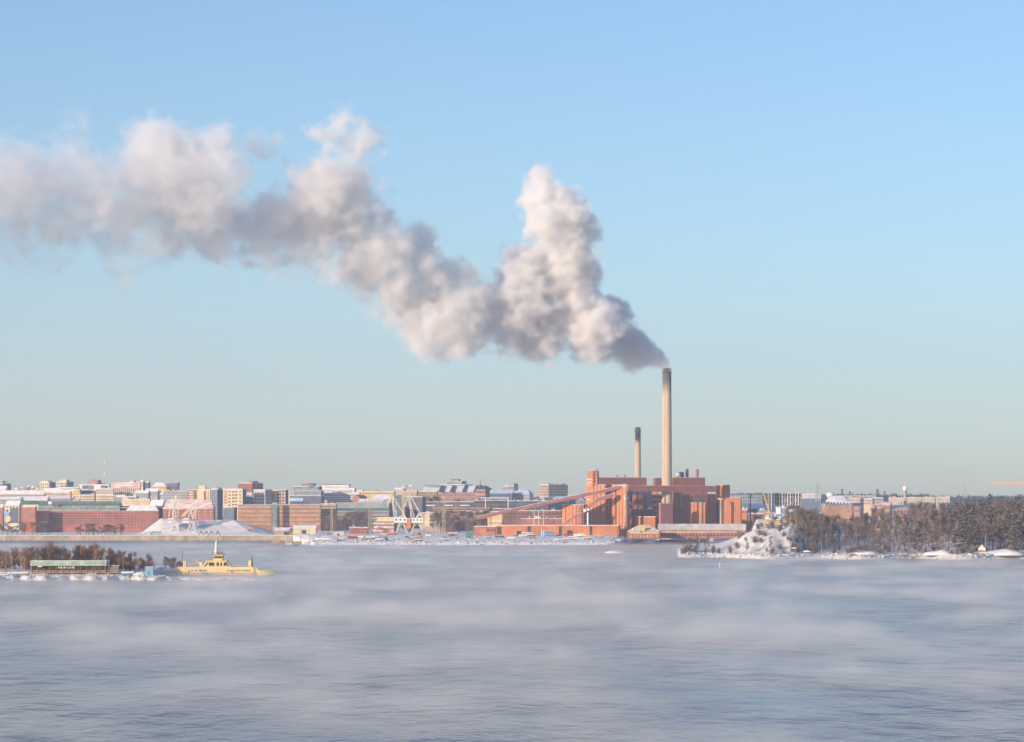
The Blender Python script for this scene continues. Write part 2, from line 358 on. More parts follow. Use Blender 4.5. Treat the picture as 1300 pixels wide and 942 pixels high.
        mb = MB(); mb.v = [tuple(q) for q in (A, B, Cc, D, R0, R1)]; mb.f = [(0, 1, 5, 4), (2, 3, 4, 5), (0, 4, 3), (1, 2, 5), (0, 3, 2, 1)]; mb.m = [0] * 5
        return mb.build(name, m, s.root)
    def add(s, name, xl, xm, xr, yt, Y, wall, zb=None, t=None, **k):
        """Another block of the same thing."""
        k.setdefault('roof', None)
        return Bld(name, None, None, xl, xm, xr, yt, Y, wall, t=k.pop('t_', 22) if t is None else t, zb=s.zt if zb is None else zb, root=s.root, wallname=name, **k)
def antenna(root, px, y0, y1, Y, r=.25, m=None, name='antenna'):
    return MB().tube(P(px, y0, Y), P(px, y1, Y), r, r * .4, 5).build(name, m or DARK, root)
# ---------------------------------------------------------------- power plant
TP = 70.0
def chimney(name, label, px, ytop, ybot, Y, r0, r1, soot):
    x, zt, zb = W(px, Y), Zp(ytop, Y), ybot
    root = empty(name, (x, Y, zb), label, 'chimney')
    hh = zt - zb
    m = bpy.data.materials.new('chimney_concrete'); m.use_nodes = True; nt = m.node_tree; pb = nt.nodes['Principled BSDF']; pb.inputs['Roughness'].default_value = 0.9
    geo = nd(nt, 'ShaderNodeNewGeometry'); sx = nd(nt, 'ShaderNodeSeparateXYZ'); nt.links.new(geo.outputs['Position'], sx.inputs[0])
    nz = nd(nt, 'ShaderNodeTexNoise'); nz.inputs['Scale'].default_value = 0.25; nz.inputs['Detail'].default_value = 4
    mp = nd(nt, 'ShaderNodeMapping'); mp.inputs['Scale'].default_value = (1, 1, .12); nt.links.new(geo.outputs['Position'], mp.inputs[0]); nt.links.new(mp.outputs[0], nz.inputs[0])
    ad = nd(nt, 'ShaderNodeMath', operation='MULTIPLY_ADD'); nt.links.new(nz.outputs['Fac'], ad.inputs[0]); ad.inputs[1].default_value = 14.0; nt.links.new(sx.outputs[2], ad.inputs[2])
    mr = nd(nt, 'ShaderNodeMapRange'); nt.links.new(ad.outputs[0], mr.inputs[0]); mr.inputs[1].default_value = zt - soot[1] + 7; mr.inputs[2].default_value = zt - soot[0] + 7
    mx = nd(nt, 'ShaderNodeMix', data_type='RGBA'); nt.links.new(mr.outputs[0], mx.inputs[0]); mx.inputs[6].default_value = (0.54, 0.41, 0.28, 1); mx.inputs[7].default_value = (0.13, 0.12, 0.12, 1)
    m2 = nd(nt, 'ShaderNodeMix', data_type='RGBA', blend_type='MULTIPLY'); m2.inputs[0].default_value = .35; nt.links.new(mx.outputs[2], m2.inputs[6]); nt.links.new(nz.outputs['Fac'], m2.inputs[7])
    m3 = nd(nt, 'ShaderNodeMix', data_type='RGBA', blend_type='MULTIPLY'); m3.inputs[0].default_value = 1; m3.inputs[7].default_value = (1.2, 1.2, 1.2, 1); nt.links.new(m2.outputs[2], m3.inputs[6])
    nt.links.new(m3.outputs[2], pb.inputs['Base Color'])
    N = 9; prof = [(r0 + (r1 - r0) * i / N, (hh - 4) * i / N) for i in range(N + 1)]
    MB().lathe((x, Y, zb), prof, 40).build('shaft', m, root)
    for k in (.25, .5, .75):                         # slender lift joints
        r = r0 + (r1 - r0) * k; MB().lathe((x, Y, zb + hh * k), [(r - .05, 0), (r + .09, .05), (r + .09, .5), (r - .05, .55)], 40).build('ring', m, root)
    for i in range(4):                               # four flues and the collar that ties them
        a = R(45 + 90 * i + 12); MB().lathe((x + r1 * .46 * math.cos(a), Y + r1 * .46 * math.sin(a), zt - 4.0), [(r1 * .36, 0), (r1 * .36, 4.0), (r1 * .30, 4.0), (r1 * .30, 2.5)], 14).build('flue', DARK, root)
    MB().lathe((x, Y, zt - 4.6), [(r1 + .02, 0), (r1 + .45, .1), (r1 + .45, 1.0), (r1 + .02, 1.1)], 40).build('collar', DARK, root)
    b = MB()
    for i in range(16):
        a = 2 * math.pi * i / 16; c = Vector((x + (r1 + .35) * math.cos(a), Y + (r1 + .35) * math.sin(a), zt - 3.5)); b.tube(c, c + Vector((0, 0, 3.3)), .12, n=4)
    for zz in (0.3, 1.8, 3.2):
        for i in range(16):
            a, c = 2 * math.pi * i / 16, 2 * math.pi * (i + 1) / 16
            b.tube((x + (r1 + .35) * math.cos(a), Y + (r1 + .35) * math.sin(a), zt - 3.5 + zz), (x + (r1 + .35) * math.cos(c), Y + (r1 + .35) * math.sin(c), zt - 3.5 + zz), .09, n=4)
    b.build('railing', STEEL, root)
    l = MB()
    for q in (-.35, .35): l.tube((x - r0 * .55 + q, Y - r0 * .86, zb), (x - r1 * .55 + q, Y - r1 * .86, zt - 4), .09, n=4)
    for k in range(int(hh / 2)): f = k * 2 / hh; rr_ = r0 + (r1 - r0) * f; l.tube((x - rr_ * .55 - .35, Y - rr_ * .86, zb + 2 * k), (x - rr_ * .55 + .35, Y - rr_ * .86, zb + 2 * k), .05, n=4)
    l.build('ladder', STEEL, root, kind='stuff')
    return root
chimney('tall_chimney', 'tall tan concrete chimney with sooty top, smoke streaming from its mouth', 846.6, 467.5, 5.0, 2618, 5.1, 4.15, (13, 25))
chimney('short_chimney', 'shorter slimmer tan chimney behind the plant, no smoke, dark top', 809.8, 542.5, 8.0, 2760, 3.4, 2.75, (9, 19))
# long low orange front building
B = Bld('coal_store', 'long low orange-red wall building at the foot of the plant', 'building', 630, 785.5, 788, 667.3, 2556, PLANT, t=6, zb=4.5, depth=20)
B.panels('L', 640, 784, 668.5, 680.5, 26, PLANT, gap=.06, th=.3, alt=.06)
for x0, x1, y0, y1 in ((631, 636, 669, 680), (656, 662, 674, 681), (670, 674, 668, 681), (709.5, 713, 668, 680), (720, 727, 673.5, 680.5), (748.5, 752, 668, 680)):
    B.rect('door', 'L', x0, x1, y0, y1, DARK, .55)
b = Bld('brick_shed', 'small low dark red shed at the left end of the orange wall', 'shed', 602, 629, 630, 668.5, 2575, BRICK, t=8, zb=4.5, depth=12)
b.rect('door', 'L', 610, 617, 671, 678, PLANT); b.grid('L', 618, 629, 670, 676, 1, 4, fw=.5, fh=.5)
# middle block, silo block with its head tower
B = Bld('transfer_house', 'mid-height orange block left of the silos, conveyor passing above', 'building', 713.5, 741, 746, 641, 2606, PLANT, t=30, zb=5, rt=.4)
B.panels('L', 714.5, 740.5, 641.5, 668, 6, PLANT); B.rect('pipe_shaft', 'L', 730.5, 733.0, 642, 667, PLANTD, .9)
B = Bld('coal_silo_block', 'broad orange ribbed silo block carrying a small square head tower', 'building', 744, 768.5, 777, 615.5, 2628, PLANT, t=38, zb=5, rt=.3)
B.panels('L', 744.8, 768, 616.5, 668, 5, PLANT); B.rect('shaft', 'L', 757, 759, 600, 667, PLANTD, 1.1)
B.grid('R', 769, 776.5, 617, 664, 12, 2, GLASS, fw=.6, fh=.4)
T = B.add('head_tower', 745.5, 752.5, 760.5, 598, 2634, PLANT, t=TP, zb=B.zt - .5, roof=THINSNOW, rt=.3)
for yy in (608, 612): T.rect('snow_ledge', 'L', 745.8, 752, yy, yy + .9, ROOFSNOW, .5)
T.grid('R', 753.5, 757, 601, 613, 3, 1, GLASS, fw=.8, fh=.35)
for px in (757.5, 758.8): antenna(B.root, px, 598.5, 593.5, 2640, .22)
B.rect('snow_ledge', 'L', 746, 751, 633.5, 634.8, ROOFSNOW, .7)
B = Bld('silo_tower', 'tall narrow pale orange silo tower where both conveyors end', 'building', 777, 796, 799.6, 616, 2594, PLANT, t=30, zb=5, rt=.5)
B.panels('L', 777.5, 781.2, 616.8, 670, 1, PLANT, th=.5); B.panels('L', 783.2, 790, 616.8, 672, 2, PLANT, gap=.06, th=.5); B.panels('L', 790.8, 795.6, 619, 672, 1, PLANT, th=.3)
B.rect('ladder_slot', 'L', 781.4, 783, 616.4, 671, DARK, .15); B.rect('roof_house', 'L', 790, 795, 614.4, 618.5, GREYW, .4)
b = MB(); b.tube(P(794.2, 621, 2588), P(794.2, 672, 2588), 1.0, n=10); b.build('downpipe', CONC, B.root)
b = MB(); b.tube(P(791.5, 633, 2586), P(797, 633, 2586), 1.1, n=10).tube(P(794, 630.5, 2586), P(794, 635.5, 2586), 1.4, n=10); b.build('valve_head', STEEL, B.root)
b = MB(); b.tube(P(799, 637.5, 2590), P(804.8, 643.2, 2600), .55, n=8); b.build('chute', CRANEW, B.root)
# boiler halls and what stands in front of them
B = Bld('boiler_hall', 'long maroon upper hall in front of the shorter chimney', 'building', 757, 760, 821, 606.2, 2690, MAROON, t=TP, zb=6, rt=.4)
B.panels('R', 761, 820.5, 606.8, 640, 22, MAROON, gap=.05, th=.2, alt=.05)
for px in (783.6, 793): MB().tube(P(px, 606.5, 2715), P(px, 602.8, 2715), .75, n=10).build('vent', MAROON, B.root)
b = Bld('turbine_hall', 'dark maroon hall recessed in shade below the high gallery', 'building', 797, 800.5, 833, 622.5, 2652, NAVY, t=TP, zb=6, rt=.3)  # shade of the recess is put into the navy wall colour
B = Bld('filter_house', 'stepped maroon filter house with a snowy ledge below the gallery', 'building', 797.5, 801, 830.5, 646.4, 2622, MAROON, t=TP, zb=6, rt=.3)
B.panels('R', 802, 830, 647, 668, 9, MAROON, gap=.05, th=.2, alt=.05)
T = B.add('upper_box', 803, 806.5, 821, 627.8, 2630, MAROON, t=TP, zb=B.zt - .3)
T.panels('R', 807, 820.7, 628.3, 646, 6, MAROON, gap=.05, th=.2, alt=.05)
T2 = B.add('snowy_vent', 822, 828, 828.6, 644.3, 2618, CRANEW, t=5, zb=B.zt, depth=2)
B = Bld('orange_annex', 'low orange ribbed annex in front of the stepped maroon filter house', 'building', 806, 832, 833, 656.2, 2600, PLANT, t=15, zb=6, depth=10, rt=.5)
B.panels('L', 806.6, 831.6, 657, 668, 7, PLANT); B.rect('shaft', 'L', 809.5, 811, 656.6, 667, PLANTD, .9)
B = Bld('stair_tower', 'orange tower with dark glazed floors left of the tall chimney', 'building', 827.5, 840.5, 841.5, 617, 2628, PLANT, t=20, zb=6, depth=9, rt=.3)
B.bands('L', 828, 840.3, 626.5, 663, 5, GLASS, .42, th=.3); B.rect('window_band', 'L', 828, 840.3, 627, 631.8, NAVY, .45)
# gallery across the whole plant, passing in front of the tall chimney
A0, A1 = P(797.5, 616.6, 2592), P(909, 617.2, 2628); d = (A1 - A0); d.z = 0; u = d.normalized(); v = Vector((-u.y, u.x, 0))
g = empty('high_gallery', (A0 + A1) / 2 - Vector((0, 0, 5)), 'long level maroon conveyor gallery crossing in front of the tall chimney', 'gallery')
zz = Zp(624.3, 2606)
MB().obox(Vector((A0.x, A0.y, zz)), d, v * 4.5, 5.4).build('tube_body', MAROON, g)
MB().obox(Vector((A0.x, A0.y, zz + 5.41)) - v * .3, d, v * 5.1, .4).build('roof', THINSNOW, g)
MB().obox(Vector((A0.x, A0.y, zz + 1.6)) - v * .25, d, v * .3, .35).build('rail', PLANTD, g)
b = MB()
for k in range(45): b.obox(Vector((A0.x, A0.y, zz)) - v * .16 + d * (k / 45.0 + .004), u * .22, v * .2, 5.3)
b.build('joint', PLANTD, g, kind='stuff')
for k in (.12, .34, .62, .86): MB().box(Vector((A0.x, A0.y, 6)) + d * k + v * 2.2, .9, .9, zz - 6).build('column', DARK, g)
B = Bld('east_boiler_hall', 'shorter maroon hall with two dark stacks right of the tall chimney', 'building', 850.5, 854, 895.2, 606.3, 2700, MAROON, t=TP, zb=6, rt=.4)
B.panels('R', 855, 895, 607, 640, 15, MAROON, gap=.05, th=.2, alt=.05)
for px in (872.2, 885): MB().tube(P(px, 607, 2722), P(px, 595.6, 2722), 1.55, n=12).build('stack', NAVY if px < 880 else MAROON, B.root)
MB().box(P(865.2, 606.8, 2720), 4.8, 4, 6.0).build('plant_room', NAVY, B.root)
b = MB(); b.tube(P(857, 606.5, 2716) + Vector((0, 0, 0)), P(862.8, 603.6, 2716), 2.6, 2.9, n=14); b.build('duct', PLANT, B.root)
MB().lathe(P(861, 605, 2714), [(2.6, 0), (2.5, 2), (1.9, 3.4), (.8, 4.2)], 16).build('dome', THINSNOW, B.root)
b = Bld('west_boiler_hall', 'small maroon hall corner showing left of the tall chimney', 'building', 829, 832, 842, 606.8, 2702, MAROON, t=TP, zb=6, depth=20, rt=.3)
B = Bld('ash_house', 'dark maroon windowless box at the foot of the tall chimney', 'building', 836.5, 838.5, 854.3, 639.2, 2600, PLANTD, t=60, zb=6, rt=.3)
B.panels('R', 839, 854, 639.6, 668, 5, PLANTD, gap=.05, th=.2, alt=.05)
B = Bld('bunker_house', 'wide dark maroon ribbed block with tan pipes under the gallery', 'building', 853.6, 856, 898, 624.5, 2650, PLANTD, t=68, zb=6, rt=.3)
B.panels('R', 856.5, 897, 625, 668, 13, PLANTD, gap=.08, th=.25, alt=.08)
for px, yy in ((864.8, 627.5), (878.8, 628), (896.6, 627.5)):
    MB().tube(P(px, yy, 2648 + (px - 856) * .42), P(px, 668, 2648 + (px - 856) * .42), 1.0, n=10).build('pipe', CONC, B.root)
B.rect('window_band', 'R', 880, 895.5, 628, 637.5, BROWNB, .4)
b = MB()
for y in (629.6, 632.4, 635.2): b.obox(P(880, y, 2663), P(895, y, 2672) - P(880, y, 2663), (0, .3, 0), .35)
b.build('louvre', PLANTD, B.root, kind='stuff')
MB().lathe(P(868, 628, 2650), [(.9, -.9), (1.1, 0), (.7, .9), (.1, 1.2)], 12).build('lamp_dome', CRANEW, B.root)
B = Bld('limestone_silo', 'pair of orange ribbed silos standing before the dark ribbed block', 'building', 877, 895.6, 896.4, 638.4, 2630, PLANT, t=12, zb=6, depth=9, rt=.3)
B.panels('L', 877.2, 881.6, 638.8, 668, 1, PLANT); B.panels('L', 883.2, 895.4, 638.8, 668, 3, PLANT, gap=.1)
B = Bld('east_bunker', 'narrow dark maroon block between orange silos and right-hand tower', 'building', 897.5, 899, 909.4, 627.5, 2668, PLANTD, t=60, zb=6, rt=.3)
B.panels('R', 899.4, 909, 628, 668, 4, PLANTD, gap=.08, th=.25)
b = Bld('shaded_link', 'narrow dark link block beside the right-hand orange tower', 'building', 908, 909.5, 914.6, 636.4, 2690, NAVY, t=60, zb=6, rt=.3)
B = Bld('east_tower', 'square orange tower at the right end of the gallery', 'building', 912.5, 919.8, 926.8, 615.8, 2676, PLANT, t=64, zb=6, rt=.3)
B.panels('L', 912.8, 919.5, 616.4, 668, 2, PLANT); B.panels('R', 920.2, 926.4, 616.4, 635, 2, PLANT)
T = B.add('stair_head', 907.8, 912.2, 914, 616, 2670, MAROON, t=30, zb=Zp(636.5, 2670))
T.rect('panel', 'L', 908, 911.8, 626, 636, PLANT, .3)
B = Bld('ribbed_store', 'big orange ribbed store at the right end of the plant', 'building', 916.5, 940.6, 941.6, 631.4, 2640, PLANT, t=12, zb=6, depth=16, rt=.3)
B.panels('L', 920.4, 940.3, 631.8, 668, 7, PLANT, gap=.10, th=.6, alt=.18); B.rect('panel', 'L', 916.8, 919.6, 632, 667, MAROON, .2)
for i, x0 in enumerate((928.6, 930.4, 932.2, 934)): B.rect('louvre', 'L', x0, x0 + 1.2, 643.5, 648 if i in (1, 2) else 645, PLANTD, .95)
MB().tube(P(915.2, 632.5, 2630), P(915.2, 668, 2630), 1.1, n=10).build('pipe', CONC, B.root)
MB().obox(P(911.5, 634, 2629), (W(917, 2629) - W(911.5, 2629), 0, 0), (0, 1.6, 0), 1.2).build('pipe_bridge', CRANEW, B.root)
# grey shed in front with its yellow-lit gable
B = Bld('harbour_shed', 'low grey-roofed shed with lit yellow gable before the plant', 'shed', 836, 946, 947, 673.0, 2520, BRICK, t=4, zb=4.6, depth=26, roof=None, rt=0)
B.ridge(665.0, mat('grey_sheet_roof', (0.42, 0.42, 0.43), .6, .1, .15, streak=.3), 'L')
B.bands('L', 838, 945, 673.6, 676.8, 1, TAN, .8); B.grid('L', 846, 866, 673.8, 677, 1, 5, YELLOW, fw=.75, fh=.8); B.grid('L', 838, 945, 677.5, 681, 1, 24, GLASS, fw=.45, fh=.6)  # yellow panes put the sunlit bits of the front into colour
B = Bld('boathouse', 'wooden boathouse in sunlit yellow with patchy snowy roof and brick base', 'building', 796, 838, 839, 674.8, 2492, BRICK, t=5, zb=4.2, depth=22, roof=None, rt=0)
B.ridge(666.5, mat('mottled_yellow_snow_roof', (.46, .42, .26), .9, scale=.5, col2=(.72, .68, .62)), 'L', hip=.33)  # roof mottled in yellow-brown and snow tones
B.bands('L', 799, 836, 674.6, 677.8, 1, YELLOW, .95, th=.35); B.grid('L', 799, 836, 678.5, 683, 1, 9, LGLASS, fw=.35, fh=.7, indiv=True)  # yellow of the low sun is put into wall band and dormer colour
B.rect('dormer', 'L', 813.5, 819, 667.5, 674.6, YELLOW, 1.6)
MB().lathe(P(803.5, 671.5, 2486), [(.6, -.8), (1.1, 0), (.6, .9), (.1, 1.1)], 12).build('snow_cap', SNOW, B.root)
# conveyors
def conveyor(name, label, pts, wdt, hgt, legs, m, cat='conveyor'):
    """pts: (column, row of the top, distance) along the belt housing; legs: (column, row)"""
    ps = [P(*p) for p in pts]; root = empty(name, ps[0], label, cat); b = MB(); r = MB()
    for a, c in zip(ps, ps[1:]):
        d = c - a; v = Vector((-d.y, d.x, 0)).normalized() * wdt
        if v.y < 0: v = -v
        b.obox(a - Vector((0, 0, hgt)), d, v, hgt); r.obox(a - v * .06 + Vector((0, 0, .01)), d, v * 1.12, .45)
    b.build('housing', m, root); r.build('snow_cover', THINSNOW, root)
    j = MB()
    for a, c in zip(ps, ps[1:]):
        d = c - a; n = max(2, int(d.length / 6))
        v = Vector((-d.y, d.x, 0)).normalized()
        if v.y < 0: v = -v
        for k in range(n): j.obox(a - Vector((0, 0, hgt - .02)) + d * (k / n) - v * .12, d.normalized() * .25, v * .2, hgt - .04)
    j.build('joint', PLANTD, root, kind='stuff')
    for px, y0, y1, Y in legs:
        l = MB()
        for s_ in (-.9, .9): l.tube((W(px, Y) + s_, Y + wdt / 2, Zp(y1, Y)), (W(px, Y) + s_ * .6, Y + wdt / 2, Zp(y0, Y)), .3, n=4)
        for k in range(4):
            za, zb_ = Zp(y0 + (y1 - y0) * k / 4, Y), Zp(y0 + (y1 - y0) * (k + 1) / 4, Y)
            l.tube((W(px, Y) - .8, Y + wdt / 2, za), (W(px, Y) + .8, Y + wdt / 2, zb_), .14, n=4)
        l.build('trestle', MAROON, root)
    return root
conveyor('inclined_conveyor', 'long dark red conveyor bridge climbing from the yard to the silo tower',
         [(604, 656.5, 2612), (621, 652.2, 2610), (745, 625.8, 2600), (792, 615.8, 2596)], 3.6, 2.9,
         [(694.2, 641, 668, 2604), (733, 632, 668, 2601), (623, 656, 672, 2610), (757.3, 626, 640, 2598)], MAROON)
conveyor('lower_conveyor', 'shorter dark conveyor rising in two bends to the silo tower',
         [(713.6, 665.2, 2586), (731, 653.2, 2586), (742, 650.2, 2586)], 3.0, 2.6, [(731.4, 655, 668, 2586)], PLANTD)
conveyor('shaded_conveyor', 'short steep conveyor between the lattice hopper and the silo tower',
         [(743, 645.5, 2588), (757.5, 632.8, 2588), (779, 626.6, 2590)], 3.2, 3.4, [], PLANTD)
h_ = empty('lattice_hopper', P(746.5, 668, 2580), 'dark steel lattice hopper with a white pipe between the orange blocks', 'hopper')
b = MB()
for px in (739.5, 744, 749, 752.5):
    b.tube(P(px, 668, 2582), P(px, 645 if px > 741 else 648, 2582), .35, n=4)
for yy in range(648, 668, 3):
    b.obox(P(739.5, yy + 1.1, 2582), (W(752.5, 2582) - W(739.5, 2582), 0, 0), (0, 3, 0), .5)
    b.tube(P(739.5, yy, 2581.6), P(745, yy + 3, 2581.6), .2, n=4)
b.build('frame', DARK, h_); MB().tube(P(746.2, 668, 2579), P(746.2, 650.5, 2579), .75, n=8).build('pipe', CRANEW, h_)
b = MB(); b.lathe(P(743, 650, 2578), [(1.2, 0), (1.9, 1.2), (1.5, 2.6), (.3, 3.2)], 12).lathe(P(747.2, 648.6, 2578), [(.8, 0), (1.5, 1), (1, 2)], 12); b.build('hood', CRANEW, h_)
# ---------------------------------------------------------------- the town, left to right
def simple(name, label, xl, xm, xr, yt, Y, wall, t=20, wins=None, winR=None, roof=ROOFSNOW, depth=13, pitch=None, cat='building', group=None, zb=None, wm=None, **kw):
    """wins / winR: (rows, columns, bottom row in the photo) of the window grid on face L / R; pitch: (row of the ridge, roof material, along)"""
    B = Bld(name, label, cat, xl, xm, xr, yt, Y, wall, t=t, depth=depth, roof=None if pitch else roof, group=group, zb=zb, **kw)
    if not pitch and roof is not None: B.clutter()
    if pitch: B.ridge(pitch[0], pitch[1], pitch[2] if len(pitch) > 2 else 'L')
    if wins: B.grid('L', xl + .4, xm - .3, yt + .6, wins[2], wins[0], wins[1], wm)
    if winR: B.grid('R', xm + .3, xr - .3, yt + .6, winR[2], winR[0], winR[1], wm)
    return B
G = 'apartment houses on the hill at the left'
# crest of the hill
B = simple('apartment_block', 'blue-grey stepped block at the very left end of the skyline', -8, 4, 14, 614, 3640, BLUEG, 50, (4, 4, 626), (4, 3, 626)); B.add('upper_storey', -8, 3, 8, 611, 3646, BLUEG, t=50, roof=ROOFSNOW)
simple('gabled_house', 'snow-roofed gable house below the blue-grey block at far left', -12, 7, 10, 621.5, 3560, CREAM, 15, (2, 5, 628), pitch=(616.5, ROOFSNOW))
B = simple('long_house', 'long low tan house with arched windows under a snowy roof', -10, 56, 58, 627.5, 3480, TAN, 8, pitch=(622.5, ROOFSNOW)); B.grid('L', 0, 55, 628.2, 632, 1, 22, GLASS, .45, .7)
for i, (x0, x1, y, w_) in enumerate(((18, 24, 620, CREAM), (25, 31, 619, GREYW), (33, 38, 618.4, NAVY), (39, 44, 618.8, GREYW), (45, 50, 619.4, CREAM))):
    simple('crest_house', ('first','second','third','fourth','fifth')[i] + ' from the left of five small crest houses left of the cream towers', x0, x1 - 1, x1, y, 3760, w_, 20, (2, 3, 623), group='small houses on the crest at left')
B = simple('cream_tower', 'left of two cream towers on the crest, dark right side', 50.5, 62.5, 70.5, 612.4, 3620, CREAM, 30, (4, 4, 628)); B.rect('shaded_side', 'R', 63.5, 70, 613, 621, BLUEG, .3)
B.add('penthouse', 53, 61, 64, 611, 3626, CREAM, t=30, roof=ROOFSNOW)
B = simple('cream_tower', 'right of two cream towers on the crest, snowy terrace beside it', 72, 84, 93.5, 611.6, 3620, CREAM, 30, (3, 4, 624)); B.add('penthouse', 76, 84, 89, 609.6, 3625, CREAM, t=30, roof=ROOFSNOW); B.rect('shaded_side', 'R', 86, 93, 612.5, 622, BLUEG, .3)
simple('terrace_house', 'low white house with snowy flat roof below the right cream tower', 74, 100, 101.5, 618.8, 3590, WHITEW, 10, (1, 9, 622))
simple('cream_house', 'cream house with snowy hipped roof below the left cream tower', 56, 76, 78, 624.6, 3530, YELLOW, 15, (1, 6, 629), pitch=(619.5, ROOFSNOW))
simple('cream_house', 'low cream house with snow roof between the towers and glass-fronted building', 66, 92, 94, 625.4, 3500, CREAM, 12, (1, 8, 629), pitch=(621.4, ROOFSNOW))
B = simple('glass_fronted_building', 'white-roofed building with dark glazed fronts and raised maroon roof', 100.5, 138, 142, 615.4, 3600, WHITEW, 14, roof=ROOFSNOW)
B.rect('glazing', 'L', 104.5, 112.5, 616.2, 620.8, NAVY, .3); B.rect('glazing', 'L', 113, 119, 616.2, 621.6, BLUEG, .5); B.rect('glazing', 'L', 128, 137, 616.2, 619.6, NAVY, .3); B.rect('glazing', 'L', 103.5, 124, 622.8, 627, NAVY, .3)
T = B.add('upper_storey', 111.5, 124, 129, 610.6, 3612, PINKB, t=14, roof=None); T.ridge(608.6, MIXROOF, 'L', hip=.2)
simple('cream_house', 'tall plain cream house left of the glass-fronted building', 92.5, 101, 103.5, 621.4, 3490, YELLOW, 25, (3, 3, 632))
simple('cream_house', 'long cream apartment house with two red chimneys before it', 101, 145, 146.5, 628.4, 3420, CREAM, 8, (2, 16, 636), roof=ROOFSNOW)
simple('cream_house', 'cream house with tall ribbed windows right under the glazed fronts', 122, 143.5, 145, 620.6, 3540, CREAM, 10, (2, 10, 627), wm=BLUEG)
for px, lb in ((90, 'left of two slender red-brown stacks before the cream houses'), (120.4, 'right of two slender red-brown stacks before the cream houses')):
    r_ = empty('brick_stack', P(px, 640, 3300), lb, 'chimney'); MB().tube(P(px, 641, 3300), P(px, 624.3, 3300), 1.3, 1.1, 8).build('shaft', BRICK, r_); MB().tube(P(px, 624.3, 3300), P(px, 623.8, 3300), 1.45, n=8).build('cap', BROWNB, r_)
B = simple('ribbed_building', 'cream building with vertical ribs and a patchy red roof', 141, 177, 178.5, 619.2, 3560, CREAM, 10); B.grid('L', 143, 176, 619.6, 627.5, 1, 13, BLUEG, .5, .95); B.ridge(612.2, MIXROOF, 'L')
for x0, x1, y0, w_, lb in ((165, 171, 611, YELLOW, 'narrow cream gable house behind the patchy red roof'), (171.5, 178, 613.4, GREYW, 'small grey house right of the narrow cream gable house'),
                           (178, 182.5, 611.4, CREAM, 'narrow cream chimney-like house on the crest'), (183, 190, 612.6, NAVY, 'dark flat house on the crest left of the snowy dome roof')):
    simple('crest_house', lb, x0, x1 - 1, x1 + 1, y0, 3680, w_, 25, (2, 2, 617))
B = simple('snow_domed_hall', 'cream hall under a broad white snowy roof on the crest', 193, 211, 213, 617.6, 3640, YELLOW, 12, (1, 8, 620.5)); B.ridge(612.6, ROOFSNOW, 'L', hip=.25)
simple('dark_block', 'dark flat-topped block right of the snowy hipped roof', 211.5, 226, 228, 612.6, 3700, NAVY, 12, (2, 6, 617), wm=GREYW)
for x0, x1, yt, yr, lb in ((172, 188, 626, 622.4, 'low grey house with snowy roof left in the jumble of roofs above the warehouse'), (185, 200, 624, 620, 'grey house with white roof in the middle of the jumble of roofs above the warehouse'),
                           (196, 212, 627.6, 623.6, 'wide grey house with snowy roof in front in the jumble above the warehouse'), (146, 158, 631, 628, 'little snow-roofed house beside the cream house with dark strip windows')):
    simple('grey_house', lb, x0, x1, x1 + 2, yt, 3460, GREYW, 15, (2, 5, yt + 5), pitch=(yr, ROOFSNOW))
B = simple('cream_office', 'cream office with a dark strip window above the brick complex', 155.5, 190, 192, 634, 3240, CREAM, 12); B.grid('L', 157, 189, 635, 641, 2, 14, TAN, .6, .5)
T = B.add('upper_storey', 156, 173, 176, 630.6, 3246, CREAM, t=12, roof=ROOFSNOW); T.rect('window_band', 'L', 162, 171.5, 631.8, 633.4, DARK, .3)
for x0, x1, yt, yr, w_, lb in ((-14, 26, 634, 630.4, GREYW, 'leftmost low grey block with snowy roof above the gable house'), (20, 60, 633.6, 630, WHITEW, 'wide white-roofed block behind the red brick wing at left'), (56, 92, 632.6, 629.8, GREYW, 'grey block with thin snowy roof left of the red-brown stack'),
                              (70, 100, 634.4, 632.6, YELLOW, 'low yellow-lit row behind the green roof of the brick complex')):
    simple('low_block', lb, x0, x1, x1 + 2, yt, 3330, w_, 6, (2, 14, 640), pitch=(yr, ROOFSNOW))
# cream gable house and its neighbours at far left
B = simple('gable_house', 'cream gable house with snowy roof left of the red brick wing', 7, 24, 28, 641.4, 3060, CREAM, 22, (2, 4, 650), pitch=(635.6, ROOFSNOW)); B.rect('shadow_panel', 'L', 13.5, 23, 645, 664, NAVY, .6)  # the gable's shadow is put in as a dark navy panel
simple('brick_house', 'red brick house cut off by the left edge under a snowy roof', -18, 3.4, 5, 644, 3020, BRICK, 18, (2, 6, 656), pitch=(640.4, ROOFSNOW))
simple('blue_kiosk', 'small blue-white hut before the dark gap at far left', 5, 12, 13.5, 650.4, 2960, BLUEP, 15, (1, 1, 654), wm=LGLASS, cat='hut', zb=Zp(655, 2960))
